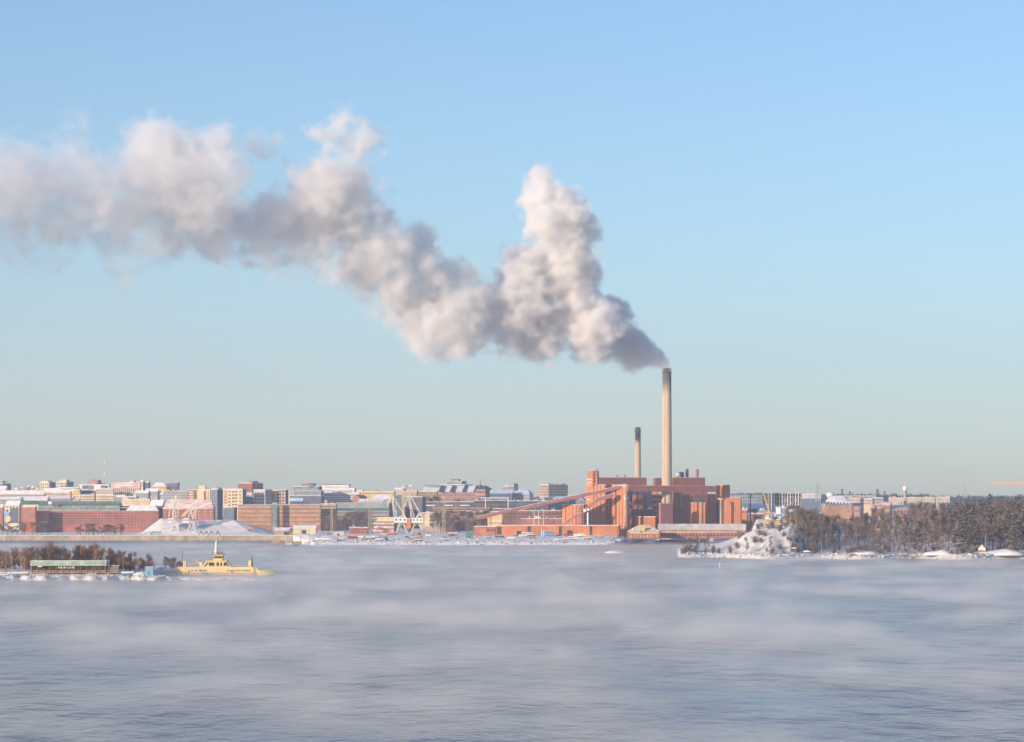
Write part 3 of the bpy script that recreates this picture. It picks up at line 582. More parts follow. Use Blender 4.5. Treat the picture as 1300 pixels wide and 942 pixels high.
# the long red brick complex
B = Bld('brick_complex', 'long red brick office complex with dark green glass roof storey', 'building', 60, 201, 203, 649, 2950, BRICK, t=3, depth=18, roof=None)
B.grid('L', 63.5, 160, 650.2, 666.5, 5, 24, GLASS, .55, .36); B.grid('L', 161, 200, 650, 671, 6, 9, GLASS, .4, .30, indiv=True)
T = B.add('tower_bay', 46.4, 61.2, 63, 648.6, 2946, BRICK, t=3, zb=B.zb, depth=16); T.rect('plinth', 'L', 46.6, 61, 661.5, 664, CONC, .4)
B.add('coping', 46.4, 201, 202.5, 648.2, 2949.3, CONC, t=3, zb=Zp(648.95, 2949), depth=1.2)
T = B.add('green_storey', 48, 152, 153, 642.2, 2954, PGREEN, t=3, depth=12); T.grid('L', 49, 151, 643.4, 647, 1, 26, BLUEG, .6, .7)
T2 = T.add('roof_storey', 49.5, 152.6, 153.5, 636.4, 2957, TEAL, t=3, depth=9, roof=THINSNOW, rt=.25); T2.bands('L', 50, 152, 637, 642, 3, GREYG, .2)
T.rect('red_banner', 'L', 67.5, 71, 642.6, 644.6, REDP, .3); T.rect('red_banner', 'L', 73.5, 77.5, 642.6, 644.6, REDP, .3)
MB().box(P(63.7, 640.4, 2950), 3.6, 3, 3).build('vent_box', CRANEW, B.root)
T = B.add('east_roof', 152.5, 199, 200, 645, 2968, BROWNB, t=3, depth=6); T.bands('L', 153, 198, 641.6, 645, 1, BROWNB)
b_ = B.add('east_eaves', 160, 201, 202, 648.6, 2952, BRICK, t=3, zb=B.zt - .2, depth=16); b_.ridge(642.2, ROOFSNOW, 'L', hip=.12)
W_ = Bld('brick_wing', 'bright red brick wing with two columns of green-framed windows', 'building', 27.5, 45, 47, 643.8, 2932, mat('bright_brick', (.42, .12, .075), .9, .1, .12, streak=.3), t=10, depth=12)
for x0 in (30.8, 37.6): W_.grid('L', x0, x0 + 5, 645, 661.4, 5, 1, PGREEN, .85, .55, indiv=True); W_.grid('L', x0 + .6, x0 + 4.2, 645.2, 661.4, 5, 1, TEAL, .8, .28, indiv=True, th=.3, name='pane')
b = Bld('green_roofed_house', 'house with green roof and cream wall behind the red brick wing', 'building', 29, 49, 51, 640.4, 2990, CREAM, t=10, depth=12, roof=None); b.ridge(636, mat('dark_green_roof', (.05, .17, .10), .6), 'L')
# red-roofed warehouse and dark block beside it
B = Bld('brick_warehouse', 'red brick warehouse under a big snowy red roof behind harbour cranes', 'warehouse', 207, 271, 273.5, 646.2, 2920, BRICK, t=6, depth=22, roof=None)
B.grid('L', 249, 271, 647.5, 659.5, 3, 3, LGLASS, .3, .3, indiv=True); B.grid('L', 210, 248, 647.5, 659.5, 3, 9, GLASS, .35, .4)
T = B.ridge(634.4, MIXROOF, 'L', hip=.07)
MB().obox(P(206.5, 639.6, 2929), (W(268, 2929) - W(206.5, 2929), 0, 0), (0, 1.2, 0), .9).build('roof_step', REDP, B.root)
B = simple('shadow_toned_store', 'dark blue-shaded store with small snowy roof left of the warehouse', 191, 206, 209, 642, 2960, NAVY, 20, (1, 3, 655), pitch=(634.6, ROOFSNOW))  # shadow between the buildings is put into the navy wall colour
B = simple('apartment_row', 'grey apartment row with dark windows behind the red-roofed warehouse', 207, 239, 241, 623.6, 3160, GREYW, 12, (5, 13, 640), roof=MIXROOF)
B = simple('brown_white_house', 'narrow brown-and-white balcony house left of the cream stair tower', 239, 250, 252, 622, 3130, BROWNB, 20); B.grid('L', 240, 246, 623, 638, 5, 1, CREAM, .9, .55, indiv=True, name='balcony')
B = simple('cream_stair_house', 'cream house with raised stair tower above the warehouse roof', 250, 266.5, 268, 622, 3110, CREAM, 20); B.grid('L', 258.5, 262, 623, 636, 1, 1, BROWNB, .9, .95, name='brown_panel'); B.grid('L', 263, 266, 623, 637, 6, 1, BROWNB, .7, .5)
B.add('stair_head', 252, 260.5, 262, 617.2, 3114, CREAM, t=20, roof=ROOFSNOW)
B = simple('shadow_toned_tower', 'apartment slab in dark shadow tones between warehouse and cream apartment tower', 267, 276, 284, 621.6, 3080, BLUEG, 55, (9, 3, 655), wm=GREYW); B.rect('shaded_side', 'R', 276.4, 283.4, 622, 662, NAVY, .3)  # the slab's lack of sun is put into its blue-grey and navy colours
B.add('penthouse', 269, 279, 282, 620, 3086, GREYW, t=55, roof=ROOFSNOW)
B = Bld('cream_apartment_tower', 'large cream apartment tower with six window rows, dark lower corner', 'building', 283, 308, 313, 621, 3040, CREAM, t=24)
B.grid('L', 284, 288.6, 622.2, 640, 5, 1, PINKB, .9, .6, indiv=True, name='balcony'); B.grid('L', 289, 293.5, 622.2, 648, 6, 1, GLASS, .6, .4, indiv=True); B.grid('L', 294.2, 301.5, 622.2, 655, 8, 2, GLASS, .75, .5, indiv=True); B.grid('L', 303, 307, 622.2, 655, 8, 1, GLASS, .5, .4, indiv=True)
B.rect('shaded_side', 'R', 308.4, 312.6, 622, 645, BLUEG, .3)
T = B.add('lower_wing', 282.5, 297, 301, 644.4, 3010, BLUEG, t=24, zb=B.zb, roof=None); T.grid('L', 284, 296, 646, 659, 4, 4, NAVY, .55, .5)
B = Bld('maroon_slab', 'dark maroon office slab with a taller middle rising behind the apartments', 'building', 302.6, 320, 334, 613.4, 3420, MAROON, t=50)
B.grid('L', 303, 319.6, 614.6, 624, 3, 9, GLASS, .45, .5); B.grid('R', 320.5, 333.6, 614.6, 624, 3, 6, GLASS, .45, .5)
T = B.add('upper_storey', 315.5, 321, 328, 610.8, 3426, MAROON, t=50); T.grid('R', 321.5, 327.6, 611.4, 613, 1, 3, GLASS, .5, .6)
B = simple('blue_link', 'low blue-shaded block with red and snow on its roof between towers', 307, 322, 323, 630, 3120, BLUEG, 10, (2, 4, 640)); B.add('roof_house', 312.5, 320, 322, 625.8, 3126, WHITEW, t=10, roof=MIXROOF)
B = Bld('grey_apartment_tower', 'pale grey apartment tower with square windows above the striped office', 'building', 322, 336.6, 345, 622, 3060, mat('pale_grey_render', (.50, .48, .43), .85, .08, .12, streak=.25), t=35)
B.grid('L', 323, 336.2, 624, 640, 4, 4, GLASS, .5, .45, indiv=True); B.grid('R', 338, 344.5, 623, 640, 4, 2, TAN, .5, .45)
B = Bld('brown_white_apartments', 'brown and cream apartment house with pale square windows and balconies', 'building', 343, 363, 366.6, 622.4, 3070, BROWNB, t=25)
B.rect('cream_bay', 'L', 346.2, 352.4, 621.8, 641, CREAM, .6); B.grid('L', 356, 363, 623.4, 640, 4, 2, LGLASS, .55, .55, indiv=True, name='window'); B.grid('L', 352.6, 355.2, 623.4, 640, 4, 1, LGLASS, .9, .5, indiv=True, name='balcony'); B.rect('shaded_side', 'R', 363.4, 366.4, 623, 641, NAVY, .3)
T = B.add('edge_bay', 366.2, 368, 368.4, 622, 3064, CREAM, t=10, zb=B.zb, depth=4)
# the striped office
SB = mat('red_stripe_brick', (.38, .16, .10), .9, .1, .15, streak=.3)
for x0, x1, lb, yt in ((302, 345, 'left half of the red and cream striped office, lit end', 641), (352, 407, 'right half of the red and cream striped office', 640.6)):
    B = Bld('striped_office', lb, 'building', x0, x1, x1 + 1, yt, 2905 + (4 if x0 > 310 else 0), SB, t=4, depth=16, roof=ROOFSNOW, rt=.4)
    B.bands('L', x0 + .4, x1 - .3, yt + .2, 667.5, 5, mat('cream_stripe', (.55, .44, .30), .8, .1, .2, streak=.3), .46)
    B.grid('L', x0 + .4, x1 - .3, yt + .2, 667.5, 5, int((x1 - x0) / 2), GLASS, .5, .2, th=.2)
B = Bld('glass_stair_tower', 'pale green glass stair tower between the halves of the striped office', 'building', 345.4, 351.6, 352, 639, 2900, PGREEN, t=4, depth=8); B.grid('L', 345.6, 351.4, 641, 668, 9, 2, TEAL, .7, .5)
# glassy blue blocks behind the striped office
B = simple('blue_glass_block', 'stepped dark blue glass building with snowy terraces', 366, 408, 412, 629.6, 3180, NAVY, 15, (3, 16, 640), wm=BLUEG); T = B.add('terrace', 374, 408, 411, 623.4, 3190, BLUEG, t=15, roof=ROOFSNOW); T.bands('L', 375, 407, 624.5, 629, 2, GREYW, .3)
T = T.add('upper_storey', 373, 405, 409, 617.8, 3200, BLUEG, t=15, roof=ROOFSNOW); T.grid('L', 375, 403, 619, 622.5, 1, 14, GREYW, .5, .5)
T2 = T.add('roof_house', 384, 399, 401, 614, 3206, BLUEG, t=15, roof=NAVY); MB().box(P(388, 615.6, 3196), 4.2, 3, 2.2).build('orange_box', ORANGEP, B.root)
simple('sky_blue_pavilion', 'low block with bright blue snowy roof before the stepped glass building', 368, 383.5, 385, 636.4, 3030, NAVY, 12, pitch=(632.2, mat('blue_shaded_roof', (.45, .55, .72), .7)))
B = simple('long_white_office', 'long pale office with many window rows and set-back top floor', 400, 456, 458, 626, 3230, WHITEW, 10, roof=ROOFSNOW); B.grid('L', 401, 455, 627, 639, 4, 24, GLASS, .6, .5)
T = B.add('top_storey', 404, 450, 452, 620.8, 3240, WHITEW, t=10, roof=ROOFSNOW, rt=1.2); T.grid('L', 405, 449, 621.5, 625, 1, 20, GREYW, .6, .6)
T = T.add('roof_house', 409, 443, 445, 615.6, 3250, WHITEW, t=10, roof=DARK); T.grid('L', 411, 442, 617, 620, 1, 12, TAN, .55, .6)
B = simple('red_shed', 'dark red gabled shed on the roofs right of the long pale office', 448, 457, 466, 631.4, 3120, BRICK, 45, pitch=(628.2, MAROON, 'R'))
B = simple('yellow_lit_hall', 'long hall with thin yellow-lit top wall on the skyline', 452, 500, 502, 624.4, 3360, YELLOW, 6, (1, 14, 628)); B.add('roof_house', 454, 460, 462, 622.8, 3366, YELLOW, t=6, roof=ROOFSNOW)  # yellow sunlight on the top wall is put into its colour
B = Bld('vaulted_hall', 'hall with low white vaulted roof behind the grey-green building', 'building', 474, 496, 498, 633, 3160, GREYW, t=8, depth=24, roof=None); B.ridge(627.4, ROOFSNOW, 'L', hip=.15)
B = simple('low_snowy_house', 'low house with thin snowy roof under the dark red shed', 455, 486, 488, 637, 3080, GREYW, 6, (1, 10, 640), pitch=(633, ROOFSNOW))
B = Bld('grey_green_building', 'large grey-green office block with teal window band behind bare trees', 'building', 427, 494, 498.5, 638.6, 2960, GREYG, t=8, depth=24, roof=THINSNOW)
B.bands('L', 428, 493.6, 645, 648.4, 1, TEAL, .85); B.bands('L', 428, 493.6, 649, 671, 5, mat('brown_spandrel', (.25, .19, .16), .8, .12, .2), .45); B.grid('L', 428, 493.6, 649, 671, 5, 26, GLASS, .5, .22, th=.2)
for yy in (657.6, 662.5): B.rect('red_sign', 'L', 428.6, 432, yy, yy + 2.2, REDP, .6)
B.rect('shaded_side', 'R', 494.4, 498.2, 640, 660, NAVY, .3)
B = Bld('tan_grid_office', 'tan office with a fine grid of windows right of the striped office', 'building', 407.6, 426.4, 428, 639.6, 2930, TAN, t=5, depth=14, roof=ROOFSNOW, rt=.4); B.grid('L', 408, 426, 641, 671, 8, 9, GLASS, .55, .5)
B.grid('L', 412, 416, 640, 642.4, 1, 1, CREAM, .9, .9, name='roof_sign')
B = Bld('low_striped_office', 'low office of white and red-brown bands behind the cranes', 'building', 471, 500.6, 504, 661.6, 2800, BRICK, t=14, depth=12); B.bands('L', 471.4, 499, 662.4, 676, 3, LGLASS, .55); B.grid('L', 499, 500.3, 662, 676, 3, 1, CREAM, .8, .3)
B.add('roof_house', 478.5, 500, 502, 657, 2806, YELLOW, t=14, roof=ROOFSNOW, rt=.4)
B = simple('red_row_shed', 'low dark red shed behind the snowy shore, left of the cranes', 443.5, 466.5, 468, 669.8, 2700, BRICK, 8, (2, 10, 677), roof=ROOFSNOW)
# crane backdrop and tower crane
B = simple('teal_scaffold_tower', 'tower under teal netting beneath the red and white crane jib', 503.5, 512, 516, 621.4, 3060, TEAL, 30, (6, 3, 650), wm=BLUEG); B.rect('grey_head', 'L', 503.8, 511.8, 621.6, 628, GREYW, .4)
B = simple('dark_glass_tower', 'dark building behind the right-hand crane', 514, 536, 541, 631, 2990, NAVY, 20, (6, 8, 655), wm=BROWNB); B.add('cream_head', 510, 529, 531, 623.4, 3040, TAN, t=12, zb=B.zb, roof=ROOFSNOW)
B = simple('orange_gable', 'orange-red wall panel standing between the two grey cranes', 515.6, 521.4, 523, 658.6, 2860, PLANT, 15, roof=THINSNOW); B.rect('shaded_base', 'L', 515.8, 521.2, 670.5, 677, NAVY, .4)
g = empty('tower_crane', P(509, 645, 3300), 'tower crane with short red and white jib over the teal tower', 'crane')
MB().tube(P(509, 645, 3300), P(509, 618, 3300), .8, n=4).build('mast', STEEL, g)
jb = [P(501 + i * 4.4, 620.4 - i * .9, 3300) for i in range(6)]
for i in range(5): MB().tube(jb[i], jb[i + 1], 1.1, n=4).build('jib', REDP if i in (1, 3) else CRANEW, g)
MB().box(P(503, 623, 3300), 5, 2, 1.8).build('counterweight', CONC, g)
# brick hall with sawtooth roof, stepped tower building, spired house
simple('cream_block', 'ochre block with brown trees left of the sawtooth-roofed brick hall', 530, 554.4, 556, 624, 3300, mat('ochre_render', (.42, .31, .17), .85, .12, .12, streak=.3), 10, (3, 10, 634))
B = Bld('sawtooth_hall', 'long pinkish brick hall with snowy sawtooth roof', 'building', 537, 604, 607, 624.6, 3350, PINKB, t=6, depth=26, roof=None); B.ridge(616.6, ROOFSNOW, 'L')
B.grid('L', 557, 603, 626, 636, 2, 14, GLASS, .25, .4)
for i, px in enumerate((556.5, 571, 586.5, 601)):
    q = MB(); Yd = 3349; q.prism([P(px, 624.4, Yd), P(px + 4.5, 624.4, Yd), P(px + 7.5, 617, Yd + 12), P(px + 3.5, 617, Yd + 12)], (0, 2.4, .8)); q.build('skylight', NAVY, B.root)
MB().obox(P(537, 617.2, 3360), (W(561, 3360) - W(537, 3360), 0, 0), (0, 1.5, 0), .8).build('ridge_beam', DARK, B.root)
B = simple('stepped_tower', 'grey-green stepped tower block rising over the sawtooth roof', 559, 590, 600, 615.4, 3560, GREYG, 20, (2, 10, 620)); T = B.add('middle_storey', 567, 586, 592, 611.2, 3566, GREYG, t=20, roof=THINSNOW); T.grid('L', 568, 585, 612, 615, 1, 8, GLASS, .5, .5)
T2 = T.add('top_storey', 573, 582, 584.5, 609, 3570, GREYG, t=20, roof=BROWNB, rt=.8)
B = simple('spired_house', 'pink brick corner house with dark mansard roof and thin spire', 604, 616, 624.5, 621, 3330, PINKB, 40, (2, 5, 634), (2, 4, 634), roof=None); B.ridge(616.4, NAVY, 'L', hip=.25)
antenna(B.root, 609.8, 617.5, 608, 3340, .45); MB().lathe(P(609.8, 618.5, 3340), [(1.4, 0), (1.4, 1.8), (.3, 4)], 8).build('turret', NAVY, B.root)
B = simple('dark_glass_row', 'dark glazed row with white parapet lines under the brick hall', 536, 603, 605, 637.4, 3140, NAVY, 8, (3, 26, 652), wm=BROWNB, roof=ROOFSNOW)
for x0, x1 in ((537, 552.5), (564, 575), (580, 596)): B.rect('white_parapet', 'L', x0, x1, 641, 642.3, CRANEW, .5)
for x0 in (554, 576.5): B.rect('brown_bay', 'L', x0, x0 + 7, 638.5, 648, BROWNB, .8)
B = simple('snow_roofed_shed_row', 'long dark brick shed with snowy monitor roof and two white poles', 602, 646.4, 648, 635.4, 3080, mat('purple_brick', (.16, .125, .13), .9, .12, .15, streak=.3), 8, (2, 22, 645), roof=ROOFSNOW); B.bands('L', 603, 646, 635.6, 638, 1, NAVY, .9)
T = B.add('monitor', 606, 645, 646.5, 632.6, 3086, BLUEG, t=8, roof=ROOFSNOW, rt=.8)
for px in (616.4, 645.2): MB().tube(P(px, 646, 3066), P(px, 632.6, 3066), .55, .4, 6).build('pole', CRANEW, B.root)
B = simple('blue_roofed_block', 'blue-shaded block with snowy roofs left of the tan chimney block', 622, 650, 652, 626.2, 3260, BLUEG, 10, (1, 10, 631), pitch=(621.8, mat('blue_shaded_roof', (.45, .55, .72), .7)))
B = simple('tan_block', 'pale tan block with dark chimney on its right end', 638, 655.5, 658, 617.6, 3480, mat('faded_tan', (.40, .34, .28), .85, .1, .12), 15, (2, 6, 623)); MB().box(P(655, 622, 3478), 5, 4, 8).build('chimney', NAVY, B.root)
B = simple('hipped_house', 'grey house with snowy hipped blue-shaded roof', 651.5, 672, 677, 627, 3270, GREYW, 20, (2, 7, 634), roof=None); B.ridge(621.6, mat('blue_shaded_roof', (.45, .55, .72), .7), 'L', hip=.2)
simple('snow_banded_row', 'dark low row with a snow band left of the conveyor', 646, 694, 697, 636.2, 3070, NAVY, 6, (1, 16, 642), wm=BLUEG)
B = simple('slab_tower', 'long slab tower block with warm lit left end on the skyline', 684.6, 696.4, 721, 615.4, 3640, TAN, 50, (4, 4, 630), (4, 12, 630)); B.add('roof_house', 697, 700, 703, 614.4, 3652, NAVY, t=50); B.add('roof_house', 712, 715, 718, 614, 3664, NAVY, t=50)
for i, (x0, x1, yt) in enumerate(((676, 690, 634), (690, 706, 632.4), (705, 722, 631), (720, 738, 629.4), (732, 748, 631.6))):
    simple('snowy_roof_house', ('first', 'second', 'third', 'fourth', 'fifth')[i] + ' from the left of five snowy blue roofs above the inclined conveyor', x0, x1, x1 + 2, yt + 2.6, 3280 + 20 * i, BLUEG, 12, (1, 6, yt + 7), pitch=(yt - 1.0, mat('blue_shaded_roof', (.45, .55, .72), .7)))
simple('grey_gable_hall', 'pale grey gabled hall end above the mid-height orange block', 731, 744, 747, 636.6, 2980, GREYW, 15, pitch=(631.4, THINSNOW, 'R'))
# low flats and yard buildings left of the plant
B = simple('flat_roof_hall', 'long flat cream hall with snowy roof among bare trees left of the plant', 590, 640, 642, 649.6, 2890, CREAM, 5, roof=ROOFSNOW); B.bands('L', 592, 640, 650, 653.4, 1, DARK, .4)
B = simple('flat_roof_hall', 'second low hall with snowy roof reaching behind the conveyor foot', 598, 663, 665, 645.8, 2960, TAN, 5, roof=ROOFSNOW); B.bands('L', 610, 640, 646.2, 648.6, 1, DARK, .6)
B = simple('cream_gable_shed', 'cream shed with sloping roof under the conveyor foot', 619, 637, 638, 659, 2650, CREAM, 8, pitch=(655, YELLOW)); B.bands('L', 620, 637, 661, 667, 1, TAN, .4)
B = simple('brown_brick_hall', 'brown brick hall with snowy roof behind the inclined conveyor', 637, 712, 714, 648.6, 2760, BROWNB, 5, roof=ROOFSNOW); B.grid('L', 640, 711, 650, 659, 2, 20, GLASS, .5, .35)
B = simple('pink_low_hall', 'low red-brown hall with white roof edge and three flagpoles', 662, 713.5, 715, 658.6, 2680, BRICK, 5, roof=ROOFSNOW, zb=5)
for px in (678, 683.6, 690.4): MB().tube(P(px, 668, 2672), P(px, 648.4, 2672), .32, .22, 6).build('flagpole', CRANEW, B.root)
B = simple('tan_banded_office', 'tan office with dark window bands right of the cranes', 534.6, 561, 563, 651.4, 2860, TAN, 10, roof=ROOFSNOW, rt=.8); B.bands('L', 546, 560.6, 653, 668, 3, GLASS, .45); B.rect('column_bay', 'L', 539.6, 545.6, 652, 668, CREAM, .5)
B = simple('brown_works', 'large brown works building half hidden by bare trees', 549, 622, 625, 645.2, 2900, BROWNB, 5, roof=THINSNOW); B.bands('L', 551, 621, 646, 668, 5, TAN, .3)
# ---------------------------------------------------------------- right of the plant
B = simple('blue_grey_office', 'wide blue-grey office behind the right end of the plant', 926, 968, 970, 627.4, 3420, BLUEG, 6, (3, 14, 640), wm=GREYW, roof=NAVY)
B.add('roof_house', 958, 974, 976, 625.6, 3428, NAVY, t=6)
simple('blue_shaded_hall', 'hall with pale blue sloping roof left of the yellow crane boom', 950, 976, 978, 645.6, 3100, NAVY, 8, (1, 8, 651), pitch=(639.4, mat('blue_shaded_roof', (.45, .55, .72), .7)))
simple('orange_hut', 'small orange-red hut beside the big ribbed store', 941.5, 948, 949.5, 647.4, 2900, PLANT, 15, (1, 2, 652))
B = simple('red_white_sheds', 'red sheds with snowy roofs below the yellow crane boom', 950, 972, 974, 652.4, 2850, BRICK, 8, (1, 6, 658)); B.add('end_block', 970.5, 976, 977, 650.6, 2846, PLANT, t=8, zb=B.zb, roof=ROOFSNOW)
simple('green_tank_shed', 'low pale green shed behind the red sheds', 963, 977, 978, 648, 2960, PGREEN, 8, roof=ROOFSNOW)
g = empty('mast', P(952.6, 665, 2700), 'brownish mast with crossarm beside the ribbed store', 'mast'); MB().tube(P(952.6, 668, 2700), P(952.6, 628, 2700), .9, .6, 6).build('pole', BROWNB, g); MB().tube(P(948, 630.4, 2700), P(957, 630, 2700), .35, n=5).build('crossarm', STEEL, g); MB().box(P(953.4, 629, 2700), 2, 2, 2).build('head', DARK, g)
g = empty('thin_mast', P(967, 632, 3900), 'hair-thin mast above the blue-grey office', 'mast'); MB().tube(P(967, 634, 3900), P(967, 610, 3900), .35, .2, 5).build('pole', STEEL, g)
# construction site with steel frame
g = empty('steel_frame_building', P(996, 650, 2900), 'unfinished steel-frame building with pale columns and open dark floors', 'building')
for i in range(13):
    px = 975.6 + i * 3.4; MB().obox(P(px, 648 if i < 8 else 642, 2900), (.75, 0, 0), (0, .8, 0), Zp(625.6, 2900) - Zp(648 if i < 8 else 642, 2900)).build('column', CRANEW if i % 3 else CONC, g)
for k, yy in enumerate((626.4, 631, 636, 641)):
    MB().obox(P(974.6, yy, 2901.2), (W(1019, 2901) - W(974.6, 2901), 0, 0), (0, 16, 0), .6).build('floor_slab', CONC if k else ROOFSNOW, g)
MB().obox(P(975, 641, 2912), (W(1018, 2912) - W(975, 2912), 0, 0), (0, 1, 0), Zp(626.6, 2912) - Zp(641, 2912)).build('back_wall', BLUEG, g)
br = MB()
for i in range(9):
    xa, xb = 994 + i * 2.7, 996.7 + i * 2.7
    br.tube(P(xa, 640, 2900.4), P(xb, 630, 2900.4), .28, n=4).tube(P(xb, 640, 2900.4), P(xa, 630, 2900.4), .28, n=4)
br.build('bracing', STEEL, g); MB().obox(P(994.5, 640.5, 2903), (W(1018, 2903) - W(994.5, 2903), 0, 0), (0, .4, 0), Zp(629.6, 2903) - Zp(640.5, 2903)).build('dark_infill', NAVY, g)
g = empty('crawler_crane', P(977, 655, 2500), 'yellow leaning crane boom at the construction site', 'crane')
b = MB(); b.tube(P(978.2, 656, 2500), P(968.8, 624.6, 2500), .95, .75, 4); b.build('boom', YELP, g); l = MB()
for k in range(10):
    a = P(978.2, 656, 2499).lerp(P(968.8, 624.6, 2499), k / 10); c = P(978.2, 656, 2499).lerp(P(968.8, 624.6, 2499), (k + 1) / 10); l.tube(a + Vector((-1, 0, 0)), c + Vector((1, 0, 0)), .18, n=4)
l.build('lattice', YELP, g); MB().box(P(979.5, 658, 2500), 6, 4, 3).build('cab', YELP, g); MB().tube(P(968.8, 624.6, 2500), P(972, 655, 2500), .12, n=4).build('hoist_rope', DARK, g)
g = empty('materials_stack', P(985, 665, 2300), 'snow-dusted stack of dark building materials above the snowy bank', 'stack'); rr = random.Random(4)
for i in range(26):
    c = P(rr.uniform(974, 1000), rr.uniform(655.5, 661), 2300 + rr.uniform(-4, 4)); MB().box(c, rr.uniform(2, 5), rr.uniform(2, 4), rr.uniform(1, 2.4), rr.uniform(0, 1)).build('bundle', (GREYG, DARK, ROOFSNOW, THINSNOW, CONC)[rr.randrange(5)], g)
MB().obox(P(973, 662.6, 2304), (W(1001, 2304) - W(973, 2304), 0, 0), (0, 6, 0), 1.5).build('pallet_base', WOOD, g)
simple('snow_heaped_shed', 'small pinkish white shed left of the blue tank on the site', 985, 991, 992, 644.4, 2500, WHITEW, 15, pitch=(642.8, ROOFSNOW), zb=Zp(660, 2500))
simple('blue_cabin', 'small blue site cabin on its stack between pale columns', 992.6, 998, 999.2, 644.6, 2480, BLUEP, 15, roof=ROOFSNOW, cat='cabin', zb=Zp(660, 2480))
B = simple('concrete_shell', 'raw grey concrete shell right of the blue cabin', 999.5, 1014, 1016, 647.6, 2460, mat('raw_concrete', (.40, .38, .34), .9, .12, .15, streak=.3), 8, (2, 4, 659), zb=Zp(662, 2460))
g = empty('board_fence', P(995, 665.5, 2290), 'yellow-brown board fence along the top of the snowy bank', 'fence'); src = None
for i in range(32):
    o_ = P(966 + i * 1.72, 666.4, 2200)
    if src is None: src = MB().obox(o_, (1.0, 0, 0), (0, .2, 0), 3.4).build('board', mat('ochre_boards', (.58, .40, .19), .85, .1, .3, streak=.2), g); o0 = o_
    else: q = src.copy(); C.objects.link(q); q.parent = g; q.location = o_ - o0 + Vector((0, 0, rr.uniform(-.15, .15)))
MB().obox(P(966, 664.6, 2200.4), (W(1021, 2200) - W(966, 2200), 0, 0), (0, .25, 0), .3).build('rail', WOOD, g)
# right-hand background
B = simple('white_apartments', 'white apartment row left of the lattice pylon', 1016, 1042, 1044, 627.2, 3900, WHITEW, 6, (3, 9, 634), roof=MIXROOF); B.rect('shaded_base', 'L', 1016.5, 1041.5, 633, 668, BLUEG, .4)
def pylon(px, yt, yb, Y, wd, name, label, m, arms):
    g = empty(name, P(px, yb, Y), label, 'pylon'); zt, zb = Zp(yt, Y), Zp(yb, Y); b = MB(); hw = wd / 2
    for sx_ in (-1, 1):
        for sy_ in (-1, 1): b.tube((W(px, Y) + sx_ * hw, Y + sy_ * hw, zb), (W(px, Y) + sx_ * hw * .18, Y + sy_ * hw * .18, zt), .42, .3, 4)
    for k in range(9):
        f0, f1 = k / 9, (k + 1) / 9; w0, w1 = hw * (1 - .82 * f0), hw * (1 - .82 * f1); za, zc = zb + (zt - zb) * f0, zb + (zt - zb) * f1
        b.tube((W(px, Y) - w0, Y - w0, za), (W(px, Y) + w1, Y - w1, zc), .28, n=4).tube((W(px, Y) + w0, Y - w0, za), (W(px, Y) - w1, Y - w1, zc), .28, n=4)
    b.build('tower', m, g)
    for f, l in arms: MB().tube((W(px, Y) - l, Y, zb + (zt - zb) * f), (W(px, Y) + l, Y, zb + (zt - zb) * f), .38, .38, 4).build('crossarm', STEEL, g)
    return g
pylon(1038, 613.6, 636, 3600, 5.5, 'lattice_pylon', 'lattice power pylon beside the white apartment row', STEEL, ((.62, 7), (.8, 5.5), (.93, 3.5)))
pylon(1225, 612, 632, 4300, 5, 'radio_mast', 'grey lattice mast above the woods at right', STEEL, ((.75, 2.5),))
B = Bld('round_hall', 'low orange brick hall under a broad ribbed snowy roof', 'hall', 1043, 1082, 1084, 641, 3300, mat('orange_brick', (.52, .28, .16), .9, .1, .12, streak=.2), t=6, depth=34, roof=None)
B.ridge(629.8, ROOFSNOW, 'L', hip=.3)
for i in range(9):
    f = i / 8; q = MB(); a = P(1045 + 36 * f, 640.7, 3298.6); c = P(1054 + 17 * f, 630.6, 3312); q.tube(a + Vector((0, 0, .3)), c + Vector((0, 0, .3)), .8, .5, 4); q.build('roof_rib', NAVY, B.root)
B.grid('L', 1045, 1081, 642.5, 649, 1, 9, TAN, .3, .6)
g = empty('snowy_dome', P(1054, 630, 3900), 'small white dome behind the ribbed roof hall', 'dome'); MB().lathe(P(1054, 629.5, 3900), [(5.6, 0), (5.4, 2.2), (4, 4.2), (2, 5.2), (.3, 5.5)], 20).build('cap', ROOFSNOW, g); MB().lathe(P(1054, 632, 3900), [(4.6, 0), (4.6, 2.8)], 20).build('drum', CREAM, g)
for x0, x1, yt, lb in ((1078, 1092, 632.4, 'cream house at the left end of the pale row right of the ribbed roof'), (1092, 1107.4, 633.2, 'cream house at the right end of the pale row right of the ribbed roof')):
    simple('cream_house', lb, x0, x1, x1 + 3, yt, 3560, mat('sandy_render', (.55, .43, .32), .85, .08, .12), 25, (2, 5, 641), roof=ROOFSNOW)
simple('snowy_long_roof', 'long snow-covered flat building behind the cream row', 1060, 1112, 1114, 629.6, 3950, GREYW, 5, (1, 16, 633), roof=ROOFSNOW)
simple('grey_snow_house', 'grey house with snowy roof right of the cream row', 1108, 1121, 1123, 632, 3700, GREYW, 15, (2, 5, 640), roof=ROOFSNOW)
simple('navy_glass_house', 'low dark blue house in front of the cream row', 1082, 1093, 1096, 638.6, 3340, NAVY, 15, (1, 5, 643), roof=BLUEG)
for x0, x1, yt, yr, lb in ((1084, 1092, 645.6, 642, 'small house with red roof left behind the wood'), (1106, 1120, 645.4, 640.4, 'red-roofed house with snow patches behind the wood'), (1116, 1130, 641.6, 636.8, 'higher red-roofed house right of the other red roofs'),
                          (1134, 1152, 646.4, 644, 'low house with white and red roof right of the red roofs')):
    simple('red_roofed_house', lb, x0, x1, x1 + 2, yt, 2900, PINKB, 15, (1, 4, yt + 5), pitch=(yr, REDROOF))
